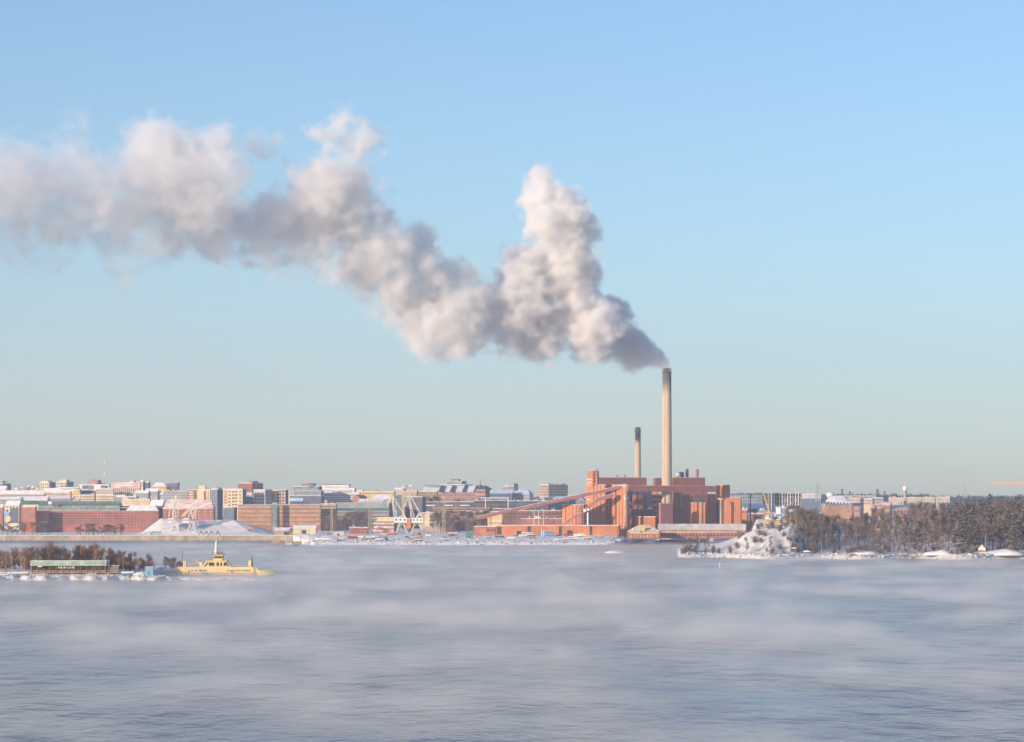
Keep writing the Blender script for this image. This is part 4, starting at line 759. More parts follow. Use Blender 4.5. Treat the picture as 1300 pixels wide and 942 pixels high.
B = simple('long_pale_row', 'long pale house row with snowy roof under the golf-ball water tower', 1120, 1152, 1153, 641.4, 3200, WHITEW, 5, (1, 12, 645), roof=ROOFSNOW)
g = empty('water_tower', P(1149, 634, 3600), 'slender tower topped by a white ball', 'tower'); MB().lathe(P(1149, 636, 3600), [(2.2, 0), (2.0, 10), (1.8, Zp(621, 3600) - Zp(636, 3600))], 16).build('stem', TAN, g)
b = MB(); zc = Zp(620.2, 3600); b.lathe((W(1149, 3600), 3600, zc), [(3.4 * math.cos(R(a)), 3.4 * math.sin(R(a))) for a in range(-85, 86, 17)], 20); b.build('ball', CRANEW, g, smooth=True); MB().tube(P(1150.8, 634, 3598), P(1150.8, 623, 3598), .5, n=6).build('ladder', NAVY, g)
for i, (x0, x1) in enumerate(((1128, 1147), (1151, 1170), (1171, 1187), (1188, 1206))):
    B = simple('sandy_apartments', ('first', 'second', 'third', 'fourth')[i] + ' from the left of four sandy apartment blocks above the wood', x0, x1, x1 + 1.5, 632.2 - .3 * i, 3500 + 25 * i, mat('sandy_render', (.55, .43, .32), .85, .08, .12), 8, (2, 8, 640), roof=ROOFSNOW, wm=GREYW)
g = empty('site_crane', (W(1316, 2900), 2900, 8), 'orange tower crane jib reaching in from the right edge', 'crane')
MB().tube((W(1316, 2900), 2900, 8), P(1316, 611, 2900), 1.1, n=4).build('mast', YELP, g)
OJ = mat('pale_orange_paint', (.78, .42, .20), .5, .08, .3); b = MB()
b.tube(P(1258, 612.2, 2900), P(1322, 613.2, 2900), .55, n=4).tube(P(1262, 614, 2900), P(1322, 614.8, 2900), .4, n=4)
for i in range(20): b.tube(P(1261 + i * 3, 612.3, 2900), P(1262.5 + i * 3, 614.2, 2900), .22, n=4).tube(P(1262.5 + i * 3, 614.2, 2900), P(1264 + i * 3, 612.4, 2900), .22, n=4)
b.build('jib', OJ, g); MB().box(P(1281, 615.4, 2900), 4.5, 2, 1.2).build('trolley', OJ, g); MB().box(P(1320, 616.5, 2900), 4, 3, 3).build('counterweight', CONC, g)
g = empty('red_white_mast', P(132.5, 615, 4600), 'tall hair-thin red and white radio mast on the left horizon', 'mast')
for i in range(5): MB().tube(P(132.5, 613.5 - i * 7.6, 4600), P(132.5, 605.9 - i * 7.6, 4600), .8 - .1 * i, .7 - .1 * i, 5).build('section', (mat('faded_red', (.62, .35, .32), .7, .05, .3), CRANEW)[i % 2], g)
# light poles along the far shore
for px, y0, y1, Y, wd, lb in ((421.2, 638.6, 677, 2700, 1.0, 'pale lattice light mast before the tan grid office'), (469.4, 630.4, 674, 2640, 1.25, 'tallest pale tan light mast left of the cranes'), (563.4, 631.6, 678, 2640, 1.25, 'tall pale light mast right of the cranes'),
                              (552.6, 663, 677, 2620, 1.0, 'short stout pale post right of the cranes'), (557.4, 666, 677, 2620, .4, 'short thin post beside the stout pale post')):
    g = empty('light_mast', P(px, y1, Y), lb, 'mast'); b = MB()
    for s_ in (-1, 1): b.tube((W(px, Y) + s_ * wd, Y, Zp(y1, Y)), (W(px, Y) + s_ * wd * .7, Y, Zp(y0, Y)), .3, n=4)
    n = max(3, int((y1 - y0) / 2.2)); zz = [Zp(y1 + (y0 - y1) * k / n, Y) for k in range(n + 1)]
    for k in range(n): b.tube((W(px, Y) - wd * (-1) ** k, Y, zz[k]), (W(px, Y) + wd * (-1) ** k * .85, Y, zz[k + 1]), .22, n=4)
    b.build('lattice', CONC, g); MB().box((W(px, Y), Y, Zp(y0, Y)), wd * 2.2, 1.4, .9).build('head', CONC, g)
B = None
# ---------------------------------------------------------------- harbour cranes
def lattice(b, a, c, w0, w1, n, r=.22, br=.13):
    """Four-chord lattice girder from a to c."""
    a, c = Vector(a), Vector(c); d = (c - a).normalized(); x = d.cross(Vector((0, 1, 0))).normalized(); y = d.cross(x)
    for sx_ in (-1, 1):
        for sy_ in (-1, 1): b.tube(a + (x * sx_ + y * sy_) * w0, c + (x * sx_ + y * sy_) * w1, r, n=4)
    for k in range(n):
        p, q = a.lerp(c, k / n), a.lerp(c, (k + 1) / n); wa, wb = w0 + (w1 - w0) * k / n, w0 + (w1 - w0) * (k + 1) / n
        for sy_ in (-1, 1):
            s_ = -1 if k % 2 else 1
            b.tube(p + (x * s_ + y * sy_) * wa, q + (-x * s_ + y * sy_) * wb, br, n=4)
    return b
def harbour_crane(label, Y, legs, house, boom, jib, tie, m, gantry_top=None):
    """legs: columns of the feet, row of the rail and of the platform; house: x0, x1, y0, y1; boom/jib/tie: end points in the photo."""
    (xl, xr, yr, yp) = legs; g = empty('harbour_crane', P((xl + xr) / 2, yr, Y), label, 'crane', 'harbour cranes')
    dz = 9.0
    for x0, x1 in ((xl, xl + (xr - xl) * .32), (xr, xr - (xr - xl) * .32)):
        for k in (0, 1):
            b = MB(); lattice(b, P(x0, yr, Y + dz * k), P(x1, yp, Y + 2 + (dz - 4) * k), .55, .45, 7, .2, .13); b.build('leg', m, g)
    b = MB()
    for k in (0, 1):
        zf = .45; x0, x1 = xl + (xr - xl) * .32 * zf, xr - (xr - xl) * .32 * zf; yy = yr + (yp - yr) * zf
        b.tube(P(x0, yy, Y + 1 + k * (dz - 2)), P(x1, yy, Y + 1 + k * (dz - 2)), .4, n=4).tube(P(x0, yy, Y + 1 + k * (dz - 2)), P((xl + xr) / 2, yp, Y + 2 + k * (dz - 4)), .28, n=4).tube(P(x1, yy, Y + 1 + k * (dz - 2)), P((xl + xr) / 2, yp, Y + 2 + k * (dz - 4)), .28, n=4)
    b.build('portal_brace', m, g)
    for x0 in (xl, xr): MB().obox(P(x0 - .9, yr, Y - .8), (1.6, 0, 0), (0, dz + 1.6, 0), 1.3).build('bogie', DARK, g)
    hx0, hx1, hy0, hy1 = house
    MB().obox(P(hx0, hy1, Y), (W(hx1, Y) - W(hx0, Y), 0, 0), (0, 6.5, 0), Zp(hy0, Y) - Zp(hy1, Y)).build('machine_house', CRANEW, g)
    MB().obox(P(hx0 - .4, hy1 + .7, Y - .5), (W(hx1 + .8, Y) - W(hx0, Y), 0, 0), (0, 7.5, 0), .5).build('platform', m, g)
    wb = MB(); n = 3
    for k in range(n): wb.obox(P(hx0 + (hx1 - hx0) * (k + .3) / n, hy0 + (hy1 - hy0) * .65, Y - .1), ((W(hx1, Y) - W(hx0, Y)) / n * .4, 0, 0), (0, .2, 0), (Zp(hy0, Y) - Zp(hy1, Y)) * .35)
    wb.build('window', GLASS, g, kind='stuff')
    b = MB(); lattice(b, P(boom[0], boom[1], Y + 3), P(boom[2], boom[3], Y + 3), 1.3, .55, 12, .3, .17); b.build('boom', m, g)
    if jib:
        b = MB(); lattice(b, P(jib[0], jib[1], Y + 3), P(jib[2], jib[3], Y + 3), .7, .3, 5, .25, .15); b.build('jib', m, g)
    for t_ in tie:
        b = MB(); lattice(b, P(t_[0], t_[1], Y + 3), P(t_[2], t_[3], Y + 3), .4, .4, 8, .22, .13); b.build('tie', m, g)
    return g
harbour_crane('left one of the two grey harbour cranes near the middle, jib hanging left', 2730, (502.5, 517.5, 678.5, 663.6), (500, 516.4, 657, 663), (502.5, 657, 497.2, 630.5), (497.2, 630.5, 491.4, 642.5),
              ((499.5, 630.8, 513.6, 654.2), (513.6, 654.2, 505, 657), (513.6, 654.2, 514.4, 657), (496.6, 630.2, 487, 634)), CRANEP)
harbour_crane('right one of the two grey harbour cranes near the middle, before dark glass', 2730, (521.5, 537.5, 678.5, 663.6), (522.6, 537, 657.4, 663.2), (524.6, 657, 517.8, 629), (517.8, 629, 514, 642.4),
              ((521.8, 630.2, 532.4, 650.4), (532.4, 650.4, 528.6, 657), (532.4, 650.4, 534.8, 655.6), (534.8, 652, 529, 657), (520.4, 628, 522, 657)), CRANEP)
harbour_crane('left one of the two cream harbour cranes before the red-roofed warehouse', 2785, (215.5, 229, 684.5, 664), (213, 220.4, 657.8, 663.2), (221.6, 658, 222.8, 628.5), (222.8, 628.5, 226.6, 645),
              ((219, 655, 222, 636), (226.6, 645, 224.5, 658), (214, 656, 219.4, 630)), CRANEP)
harbour_crane('right one of the two cream harbour cranes before the red-roofed warehouse', 2785, (236.5, 250.4, 684.5, 664), (232, 240.2, 657.8, 663.4), (246.4, 659, 249.6, 634), (249.6, 634, 230.4, 656),
              ((233.5, 654.8, 241.4, 646.6), (241.4, 646.6, 245, 659), (238.8, 656.4, 246.6, 642)), CRANEP)
# ---------------------------------------------------------------- snow heap, quay clutter
def heap(px, Y):
    pr = [(168, 0), (180, 1.5), (192, 9), (204, 15.5), (222, 16), (240, 14.6), (262, 13.6), (284, 13.6), (300, 12.6), (318, 9), (336, 5), (352, 1), (372, 0)]
    for (a, za), (b_, zb_) in zip(pr, pr[1:]):
        if a <= px <= b_: z = za + (zb_ - za) * (px - a) / (b_ - a); break
    else: z = 0
    d = (Y - 2776) / 40.0; s = max(0, min(1, d)) if px > 235 else max(0, min(1, d * 1.1))
    s = s * (1 - ss(2850, 2890, Y)); n = 1.3 * _n(W(px, Y), Y, .055) * ss(236, 260, px) + .5 * _n(W(px, Y), Y, .21) + .3 * _n(Y, W(px, Y), .47)
    return ground(px, Y) - .25 + (z + n * min(1, z / 6)) * s
sheet('snow_heap', [166 + 3 * i for i in range(70)], [2772 + 2.5 * i for i in range(52)], heap, mat('dirty_snow', (.86, .84, .83), .8, scale=.09, col2=(.70, .66, .63), bump=.6, detail=8.0, stretch=(1, 1, 5)))
rr = random.Random(11)
src = None; tg = None
for i, px in enumerate((255.5, 262, 268.5, 276.5)):
    c = P(px, 685.2, 2767); c.z = 5.4
    if src is None:
        g = empty('trestle', c, 'dark A-shaped trestle standing on the quay edge right of the cream cranes', 'trestle', 'trestles on the quay'); b = MB()
        b.tube(c + Vector((-2.2, 0, 0)), c + Vector((0, 0, 4)), .35, n=5).tube(c + Vector((2.2, 0, 0)), c + Vector((0, 0, 4)), .35, n=5); b.build('legs', DARK, g); MB().tube(c + Vector((-1.2, 0, 1.8)), c + Vector((1.2, 0, 1.8)), .25, n=5).build('crossbar', DARK, g); src = g; K = {g.name: children(g)}
    else: copy_tree(src, K, c)
g = empty('board_fence', (W(190, 2768), 2768, 5), 'pale green board fence at the left end of the quay', 'fence'); src = None
for i in range(10):
    if src is None: src = MB().obox((W(190, 2768), 2768, 5.2), (1.0, 0, 0), (0, .2, 0), 3.8).build('board', PGREEN, g)
    else: q = src.copy(); C.objects.link(q); q.parent = g; q.location = (1.17 * i, 0, rr.uniform(-.2, .2))
# digger working on the snow heap
c = Vector((W(317, 2790), 2790, 9.5)); g = empty('digger', c, 'small orange-brown digger with folded arm on the snow heap', 'digger')
MB().box(c + Vector((0, 0, 0)), 4.6, 2.6, .9).build('track', DARK, g); MB().box(c + Vector((-.3, 0, .95)), 3.6, 2.5, 1.3).build('body', ORANGEP, g); MB().box(c + Vector((.6, -.4, 2.26)), 1.5, 1.4, 1.3).build('cab', YELP, g)
b = MB(); b.tube(c + Vector((1.5, 0, 1.8)), c + Vector((3.4, 0, 4.4)), .3, n=5).tube(c + Vector((3.4, 0, 4.4)), c + Vector((5.2, 0, 1.6)), .24, n=5); b.build('arm', ORANGEP, g); MB().box(c + Vector((5.2, 0, .8)), .9, 1.2, .9).build('bucket', DARK, g)
# boats laid up, sheds, vehicles
def hullmesh(b, c, L, wd, h, bow=1, sheer=.35):
    """Hull along x with a pointed bow at +x*bow, flat transom, V sections."""
    st = [(-.5, .78), (-.25, .98), (0, 1.0), (.25, .85), (.40, .5), (.5, .04)]; c = Vector(c); k = len(b.v)
    for f, wv in st:
        x = c.x + f * L * bow; up = h * (1 + sheer * max(0, f) * 1.6)
        for yy, zz in ((-.5 * wv * wd, up), (-.34 * wv * wd, h * .3), (0, h * .12 * (1 + max(0, f))), (.34 * wv * wd, h * .3), (.5 * wv * wd, up)): b.v.append((x, c.y + yy, c.z + zz))
    for i in range(len(st) - 1):
        for j in range(4): b.f.append((k + i * 5 + j, k + i * 5 + j + 1, k + (i + 1) * 5 + j + 1, k + (i + 1) * 5 + j)); b.m.append(0)
        b.f.append((k + i * 5, k + (i + 1) * 5, k + (i + 1) * 5 + 4, k + i * 5 + 4)); b.m.append(0)
    b.f.append(tuple(k + j for j in range(5))); b.m.append(0)
    return b
def boat(label, px, Y, L, hm, cm=None, cabin=True, bow=1, mast=0, z=None, cover=None, group=None, wd=None):
    z = ground(px, Y) + .5 if z is None else z; c = Vector((W(px, Y), Y, z)); wd = wd or L * .3; h = .16 * L ** .9
    g = empty('boat', c, label, 'boat', group); hullmesh(MB(), c, L, wd, h, bow).build('hull', hm, g)
    if cover:
        b = MB(); b.prism([c + Vector((-.5 * L, -.45 * wd, h)), c + Vector((-.5 * L, 0, h * 1.9)), c + Vector((-.5 * L, .45 * wd, h))], (.9 * L, 0, h * .15)); b.build('tarpaulin', cover, g)
    elif cabin:
        x0 = c.x - .28 * L if bow > 0 else c.x - .12 * L
        MB().obox((x0, c.y - .32 * wd, z + h * .98), (.4 * L, 0, 0), (0, .64 * wd, 0), h * .8).build('cabin', cm or CRANEW, g); MB().obox((x0 + .04 * L, c.y - .34 * wd, z + h * 1.3), (.32 * L, 0, 0), (0, .1, 0), h * .3).build('window', GLASS, g)
        MB().obox((x0 - .02 * L, c.y - .36 * wd, z + h * 1.79), (.44 * L, 0, 0), (0, .72 * wd, 0), .25).build('cabin_roof', ROOFSNOW, g)
    if mast: MB().tube(c + Vector((.05 * L, 0, h)), c + Vector((.05 * L, 0, h + mast)), .18, .1, 5).build('mast', WOOD, g)
    if z > .6:
        b = MB()
        for s_ in (-.3, .2): b.obox(c + Vector((s_ * L, -.4 * wd, -.75)), (.3, 0, 0), (0, .8 * wd, 0), 1.0)
        b.build('cradle', DARK, g)
    return g
boat('white cabin boat laid up at the left tip of the snowy point', 411, 2440, 15, CRANEW, cabin=True, bow=-1)
boat('cream motor boat right of the white cabin boat on the snowy point', 434, 2450, 9, CREAM, cabin=True)
boat('dark hulled boat under a red tarpaulin on the snowy point', 448, 2470, 9, DARK, cover=REDP)
boat('small brown wooden boat by the short red shed', 457, 2455, 8, WOOD, cabin=True, bow=-1)
boat('boat under a blue tarpaulin at the foot of the left grey crane', 486, 2448, 9.5, NAVY, cover=BLUEP)
boat('boat under a red tarpaulin left below the grey cranes', 489, 2600, 9, CRANEW, cover=REDP)
boat('boat under a pink and red cover right beside the other red one', 498, 2590, 10, REDP, cover=mat('pale_pink_cover', (.65, .40, .36), .7, .1, .3))
boat('orange boat hull lying on the snow below the right grey crane', 528, 2470, 12, ORANGEP, cabin=False, cover=None)
boat('low teal-green boat lying on the snow left of the dark windowed launch', 620, 2490, 6.5, mat('teal_boat', (.10, .42, .34), .5), cabin=False, bow=-1)
boat('dark launch with pale windows parked on the snow', 634, 2500, 8.5, DARK, CREAM)
boat('red boat upside the snow below the dark doorway of the orange wall', 722, 2545, 9, REDP, cabin=False)
boat('white boat with red stripe on the snow before the orange wall', 736, 2530, 11, CRANEW, bow=-1)
boat('white and blue barge moored before the masts left of the snowy point', 368, 2330, 13, BLUEP, CRANEW, z=-.4)
boat('small pink-red boat alone on the water left of the moored barge', 340.6, 2330, 5, mat('pink_red', (.70, .16, .20), .5), cabin=False, z=-.3)
boat('old wooden boat with a tall mast, left in the moored cluster', 352, 2480, 14, WOOD, YELP, mast=17, z=-.5)
boat('old brown boat with a mast, middle of the moored cluster', 364, 2470, 15, BROWNB, CREAM, mast=19, z=-.5, bow=-1)
boat('tan boat with a mast and long cabin, right in the moored cluster', 380, 2440, 16, WOOD, YELP, mast=20, z=-.5)
boat('white boat with a short mast behind the moored cluster', 392, 2430, 12, CRANEW, CREAM, mast=12, z=-.2, bow=-1)
LB = 'boat laid up under a grey snow-dusted cover along the snowy shore'
for i in range(30):
    px = rr.choice((rr.uniform(425, 545), rr.uniform(548, 700), rr.uniform(700, 800))); Y = rr.uniform(2432, 2475) if i % 2 else rr.uniform(2480, 2540)
    boat(LB, px, Y, rr.uniform(5.5, 9), rr.choice((DARK, CRANEW, NAVY, WOOD, BROWNB)), cover=rr.choice((TARP, ROOFSNOW, ROOFSNOW, THINSNOW)), bow=rr.choice((-1, 1)), group='covered boats laid up along the snowy shore')
def shed(label, px, Y, L, D, h, wm, rm, ridge=1.2, name='shed', cat='shed', group=None):
    z = ground(px, Y) - .3; c = Vector((W(px, Y), Y, z)); g = empty(name, c, label, cat, group)
    MB().obox(c - Vector((L / 2, D / 2, 0)), (L, 0, 0), (0, D, 0), h).build('wall', wm, g)
    a = c + Vector((-L / 2 - .2, -D / 2 - .2, h)); MB().prism([a, a + Vector((0, D / 2 + .2, ridge)), a + Vector((0, D + .4, 0))], (L + .4, 0, 0)).build('roof', rm, g)
    MB().obox(c + Vector((-.12 * L, -D / 2 - .08, .3)), (.2 * L, 0, 0), (0, .1, 0), h * .7).build('door', DARK, g)
    return g
shed('green hut with rounded snowy top among the laid-up boats', 596, 2500, 6, 5, 2.6, GREENP, GREENP, 2.0, 'hut', 'hut')
shed('grey-teal boat shed at the foot of the right grey crane', 533, 2560, 13, 6, 2.6, GREYG, TARP, 2.2)
shed('low cream shed at the left root of the snowy point', 430, 2560, 10, 5, 3, CREAM, ROOFSNOW)
shed('brown shed under snow near the middle of the snowy point', 575, 2540, 8, 5, 2.6, BROWNB, ROOFSNOW)
shed('pale shed under snow close to the blue containers', 668, 2545, 9, 5, 2.6, TAN, ROOFSNOW)
shed('wide tan shed behind the moored cluster of masted boats', 365, 2800, 26, 8, 5, TAN, ROOFSNOW, 3)
shed('cream shed with snowy roof right behind the moored cluster', 387, 2700, 22, 8, 5, CREAM, ROOFSNOW, 3.5)
def container(label, px, Y, L, m, z=0, stripe=False, name='container'):
    zz = ground(px, Y) - .1 + z; o_ = Vector((W(px, Y), Y, zz)); g = empty(name, o_, label, 'container'); MB().obox(o_, (L, 0, 0), (0, 2.4, 0), 2.55).build('body', m, g); b = MB()
    for k in range(int(L / .6)): b.obox(o_ + Vector((.15 + k * .6, -.07, .2)), (.28, 0, 0), (0, .1, 0), 2.15)
    b.build('rib', m, g, kind='stuff'); MB().obox(o_ + Vector((-.05, -.05, 2.56)), (L + .1, 0, 0), (0, 2.5, 0), .15).build('snow_cover', ROOFSNOW, g)
    if stripe:
        for x in (1.2, 3.2): MB().obox(o_ + Vector((x, -.14, .1)), (.7, 0, 0), (0, .1, 0), 2.4).build('stripe', CRANEW, g)
container('lower blue container with white stripes before the orange wall', 685.4, 2530, 6.1, BLUEP, stripe=True); container('upper blue container with white stripes before the orange wall', 685.4, 2530, 6.1, BLUEP, 2.72, True)
container('lower plain blue container right of the striped ones', 694.4, 2530, 6.6, BLUEP); container('upper plain blue container right of the striped ones', 694.4, 2530, 6.6, BLUEP, 2.72)
def car(label, px, Y, m, van=False, rz=0, group=None):
    z = ground(px, Y) + .02; L, wd, h = (5.2, 2.0, 2.2) if van else (4.3, 1.75, 1.45); c = Vector((W(px, Y), Y, z)); g = empty('van' if van else 'car', c, label, 'van' if van else 'car', group)
    prof = [(-.5, .22), (.5, .22), (.5, .5), (.36, .58), (.22, 1), (-.48, 1), (-.5, .6)] if van else [(-.5, .22), (.5, .22), (.5, .52), (.28, .6), (.12, 1), (-.25, 1), (-.42, .62), (-.5, .58)]
    MB().prism([c + Vector((x * L, -wd / 2, q * h)) for x, q in prof], (0, wd, 0)).build('body', m, g)
    MB().obox(c + Vector((-.22 * L, -wd / 2 - .03, .64 * h)), (.36 * L, 0, 0), (0, .05, 0), .26 * h).build('window', GLASS, g)
    for x in (-.3, .3): MB().tube(c + Vector((x * L, -wd / 2 - .05, .33)), c + Vector((x * L, wd / 2 + .05, .33)), .33, n=10).build('wheel', DARK, g)
    MB().obox(c + Vector((-.24 * L, -wd / 2 + .1, h + .01)), (.34 * L, 0, 0), (0, wd - .2, 0), .12).build('snow_cover', ROOFSNOW, g)
    return g
for px, Y, m, v, lb in ((430, 2640, CRANEW, True, 'white van behind the cream motor boat on the snowy point'), (417, 2660, NAVY, False, 'dark blue car parked left of the white van'), (544, 2540, CRANEW, True, 'white van parked right of the grey-teal boat shed'),
                        (565, 2500, DARK, False, 'dark car near the foot of the tall light pole'), (608, 2560, REDP, False, 'red car parked on the snow under the bare trees'), (650, 2520, GREYW, False, 'grey car right of the dark launch'),
                        (662, 2505, CRANEW, True, 'white van between grey car and blue containers'), (709, 2545, BLUEP, False, 'blue car right of the blue containers'), (760, 2548, YELP, False, 'yellow car before the right end of the orange wall'), (772, 2546, GREYW, True, 'grey van near the right end of the orange wall')):
    car(lb, px, Y, m, v)
# snow-covered rubble and rocks of the shore
b = MB()
for i in range(420):
    px = rr.uniform(394, 800); Y = shore_y(px) + rr.uniform(-.5, 16 if i % 3 else 60); r = rr.uniform(.4, 1.3); c = Vector((W(px, Y), Y, max(ground(px, Y), -.2)))
    b.lathe(c, [(r * 1.1, -.3), (r * rr.uniform(.8, 1.1), r * .35), (r * .45, r * rr.uniform(.6, .9))], 6)
tag(b.build('shore_rubble', ROCK), 'snow-dusted stones and rubble strewn along the snowy point', 'rubble', None, 'stuff')
b = MB()
for i in range(420):
    px = rr.uniform(866, 1320); Y = isl_front(px) + rr.uniform(-.6, 14); r = rr.uniform(.3, 1.2); c = Vector((W(px, Y), Y, max(island(px, Y), -.2)))
    b.lathe(c, [(r * 1.2, -.3), (r * rr.uniform(.8, 1.2), r * .35), (r * .5, r * rr.uniform(.5, .9))], 6)
tag(b.build('shore_rocks', ROCK), 'snow-dusted rocks along the edge of the wooded shore', 'rocks', None, 'stuff')
b = MB()
for i in range(360):
    px = rr.uniform(-20, 340); Y = sk_front(px) + rr.uniform(-.4, 8); r = rr.uniform(.15, .7); c = Vector((W(px, Y), Y, max(skerry(px, Y), -.1)))
    b.lathe(c, [(r * 1.3, -.2), (r * rr.uniform(.8, 1.3), r * .3), (r * .5, r * rr.uniform(.5, .9))], 6)
tag(b.build('skerry_stones', mat('snowy_stone', (.78, .76, .74), .9, scale=.6, col2=(.30, .25, .22))), 'snow-capped stones along the edge of the left skerry', 'rocks', None, 'stuff')
for px, yb, L, lb in ((782, 702, 17, 'low white ice hump in the water before the yellow boathouse'),):
    Y = 32 * F / (yb - HY); c = Vector((W(px, Y), Y, -.3)); g = MB(); k = [(1, 0), (.85, .9), (.55, 1.6), (.2, 2.0)]
    g.lathe((0, 0, 0), [(q, z_) for q, z_ in k], 18); g.v = [(c.x + x * L * .5 + math.sin(y * 3) * .8, c.y + y * 6, c.z + z_ * (1 - .25 * x)) for x, y, z_ in g.v]; tag(g.build('ice_hump', SNOW, smooth=True), lb, 'ice')
g = empty('pier', P(860, 687, 2600), 'low concrete pier with tan side along the inner channel', 'pier')
MB().obox((W(838, 2640), 2640, -1), (W(905, 2640) - W(838, 2640), 0, 0), (0, 8, 0), 3.0).build('deck', CONC, g); MB().obox((W(838, 2640), 2640, 2.01), (W(905, 2640) - W(838, 2640), 0, 0), (0, 7.8, 0), .3).build('snow_cover', ROOFSNOW, g)
boat('small orange-red boat at the left end of the low pier', 836, 2632, 7, ORANGEP, cabin=False, z=.1)
g = empty('channel_marker', (W(914, 1471), 1471, 0), 'pale yellow channel marker post standing in the open water', 'marker'); MB().tube((W(914, 1471), 1471, -1), (W(914, 1471), 1471, 2.4), .32, n=8).build('post', CREAM, g); MB().tube((W(914, 1471), 1471, 2.4), (W(914, 1471), 1471, 2.9), .42, .3, 8).build('cap', WHITEW, g)
g = empty('snowy_tent', (W(1246.5, 1752), 1752, 3), 'white pointed tent on the shore of the wooded bank', 'tent'); c = Vector((W(1246.5, 1762), 1762, max(Zp(698.4, 1762), island(1246.5, 1762) + 1.3))); b = MB(); q = 2.1
b.v = [tuple(c + Vector(p)) for p in ((-q, -q, 0), (q, -q, 0), (q, q, 0), (-q, q, 0), (-q, -q, .9), (q, -q, .9), (q, q, .9), (-q, q, .9), (0, 0, 3.6))]; b.f = [(0, 1, 5, 4), (1, 2, 6, 5), (2, 3, 7, 6), (3, 0, 4, 7), (4, 5, 8), (5, 6, 8), (6, 7, 8), (7, 4, 8)]; b.m = [0] * 8; b.build('canvas', SNOW, g)
MB().tube(c + Vector((0, 0, 3.5)), c + Vector((0, 0, 4.2)), .08, n=5).build('pole', WOOD, g)
MB().obox(c + Vector((-q, -q, -1.6)), (2 * q, 0, 0), (0, 2 * q, 0), 1.58).build('deck', WOOD, g)
for px, lb in ((1007.5, 'left one of two low snow-capped shelters on the wooded shore'), (1025, 'right one of two low snow-capped shelters on the wooded shore')):
    c = Vector((W(px, 1768), 1768, island(px, 1768) - .2)); g = empty('shelter', c, lb, 'shelter'); MB().obox(c + Vector((-2, -1.5, 0)), (4, 0, 0), (0, 3, 0), 1.7).build('wall', BROWNB, g); MB().lathe(c + Vector((0, 0, 1.71)), [(2.9, 0), (2.4, .5), (1.2, .9), (.2, 1)], 12).build('snow_cover', SNOW, g)
def mound(px, Y, L, D, h, lb, gf):
    c = Vector((W(px, Y), Y, gf(px, Y) - .4)); b = MB().lathe((0, 0, 0), [(1, 0), (.8, .5), (.5, .85), (.2, 1)], 20); b.v = [(c.x + x * L / 2 * (1 + .12 * math.sin(y * 7)), c.y + y * D / 2, c.z + z_ * h * (1 + .2 * math.sin(x * 5))) for x, y, z_ in b.v]; o_ = b.build('snow_mound', SNOW, smooth=True); tag(o_, lb, 'snow', None, 'structure')
mound(1268, 1764, 40, 22, 3.6, 'broad snow mound on the shore at right', island); mound(1192, 1756, 20, 14, 3.0, 'smaller snow mound on the shore', island); mound(1100, 1754, 16, 10, 1.6, 'low snow mound', island)
b = MB()
for i in range(500):
    px = rr.uniform(1146, 1166); Y = isl_front(px) + rr.uniform(0.5, 3.0); c = Vector((W(px, Y), Y, island(px, Y) - .1)); b.tube(c, c + Vector((rr.uniform(-.4, .4), 0, rr.uniform(.5, 1.1))), .06, .02, 3, caps=False)
tag(b.build('dry_reeds', mat('orange_reeds', (.45, .25, .12), .9, .2, 1)), 'strip of dry orange reeds at the foot of the wooded shore', 'reeds', None, 'stuff')
# ---------------------------------------------------------------- ferry
YF = 1330.0
fx = lambda px: W(px, YF)
fz = lambda py: Zp(py, YF)
c0 = Vector((fx(275), YF, 0)); f_ = empty('ferry', c0, 'small yellow double-ended car ferry with tall mast passing the left skerry', 'ferry')
b = MB(); st = [(224.5, .78), (227, 1), (240, 1), (300, 1), (322, 1), (326.5, .82)]; HB = 5.2
k = len(b.v)
for px, wv in st:
    top = fz(719.8) if px < 323 else fz(722.5)
    for yy, zz in ((-HB * wv, top), (-HB * wv, .9), (-HB * wv * .8, -.8), (HB * wv * .8, -.8), (HB * wv, .9), (HB * wv, top)): b.v.append((fx(px), YF + 5 + yy, zz))
for i in range(len(st) - 1):
    for j in range(6): b.f.append((k + i * 6 + j, k + i * 6 + (j + 1) % 6, k + (i + 1) * 6 + (j + 1) % 6, k + (i + 1) * 6 + j)); b.m.append(0)
for i in (0, len(st) - 1): b.f.append(tuple(k + i * 6 + j for j in range(6))); b.m.append(0)
b.build('hull', FERRYY, f_)
def ramp(xa, xb, y0, y1, nm):
    b = MB(); n = 5; k = 0
    for i in range(n + 1):
        t = i / n; x = fx(xa + (xb - xa) * t); wv = HB * (1 - .55 * t ** 2); zt_ = fz(y0) - t * .3; zb_ = -.6 + t * 1.1
        for yy, zz in ((-wv, zt_), (-wv, zb_), (wv, zb_), (wv, zt_)): b.v.append((x, YF + 5 + yy, zz))
    for i in range(n):
        for j in range(4): b.f.append((i * 4 + j, i * 4 + (j + 1) % 4, (i + 1) * 4 + (j + 1) % 4, (i + 1) * 4 + j)); b.m.append(0)
    b.f += [(0, 1, 2, 3), (n * 4, n * 4 + 1, n * 4 + 2, n * 4 + 3)]; b.m += [0, 0]
    return b.build(nm, FERRYY, f_)
ramp(224.7, 202.5, 724.6, 728, 'stern_ramp'); ramp(326.2, 349, 723.8, 728, 'bow_ramp')
fw = YF + 5 - HB                                 # near side of the hull
for px in (325.4, 326.6): MB().tube((fx(px - 1.6), fw + .3, fz(719.8)), (fx(px + 1.8), fw + .3, fz(724)), .22, n=5).build('bulwark_rail', FERRYY, f_)
MB().obox((fx(224), fw - .12, .95), (fx(326) - fx(224), 0, 0), (0, .2, 0), .28).build('rubbing_strake', WOOD, f_)
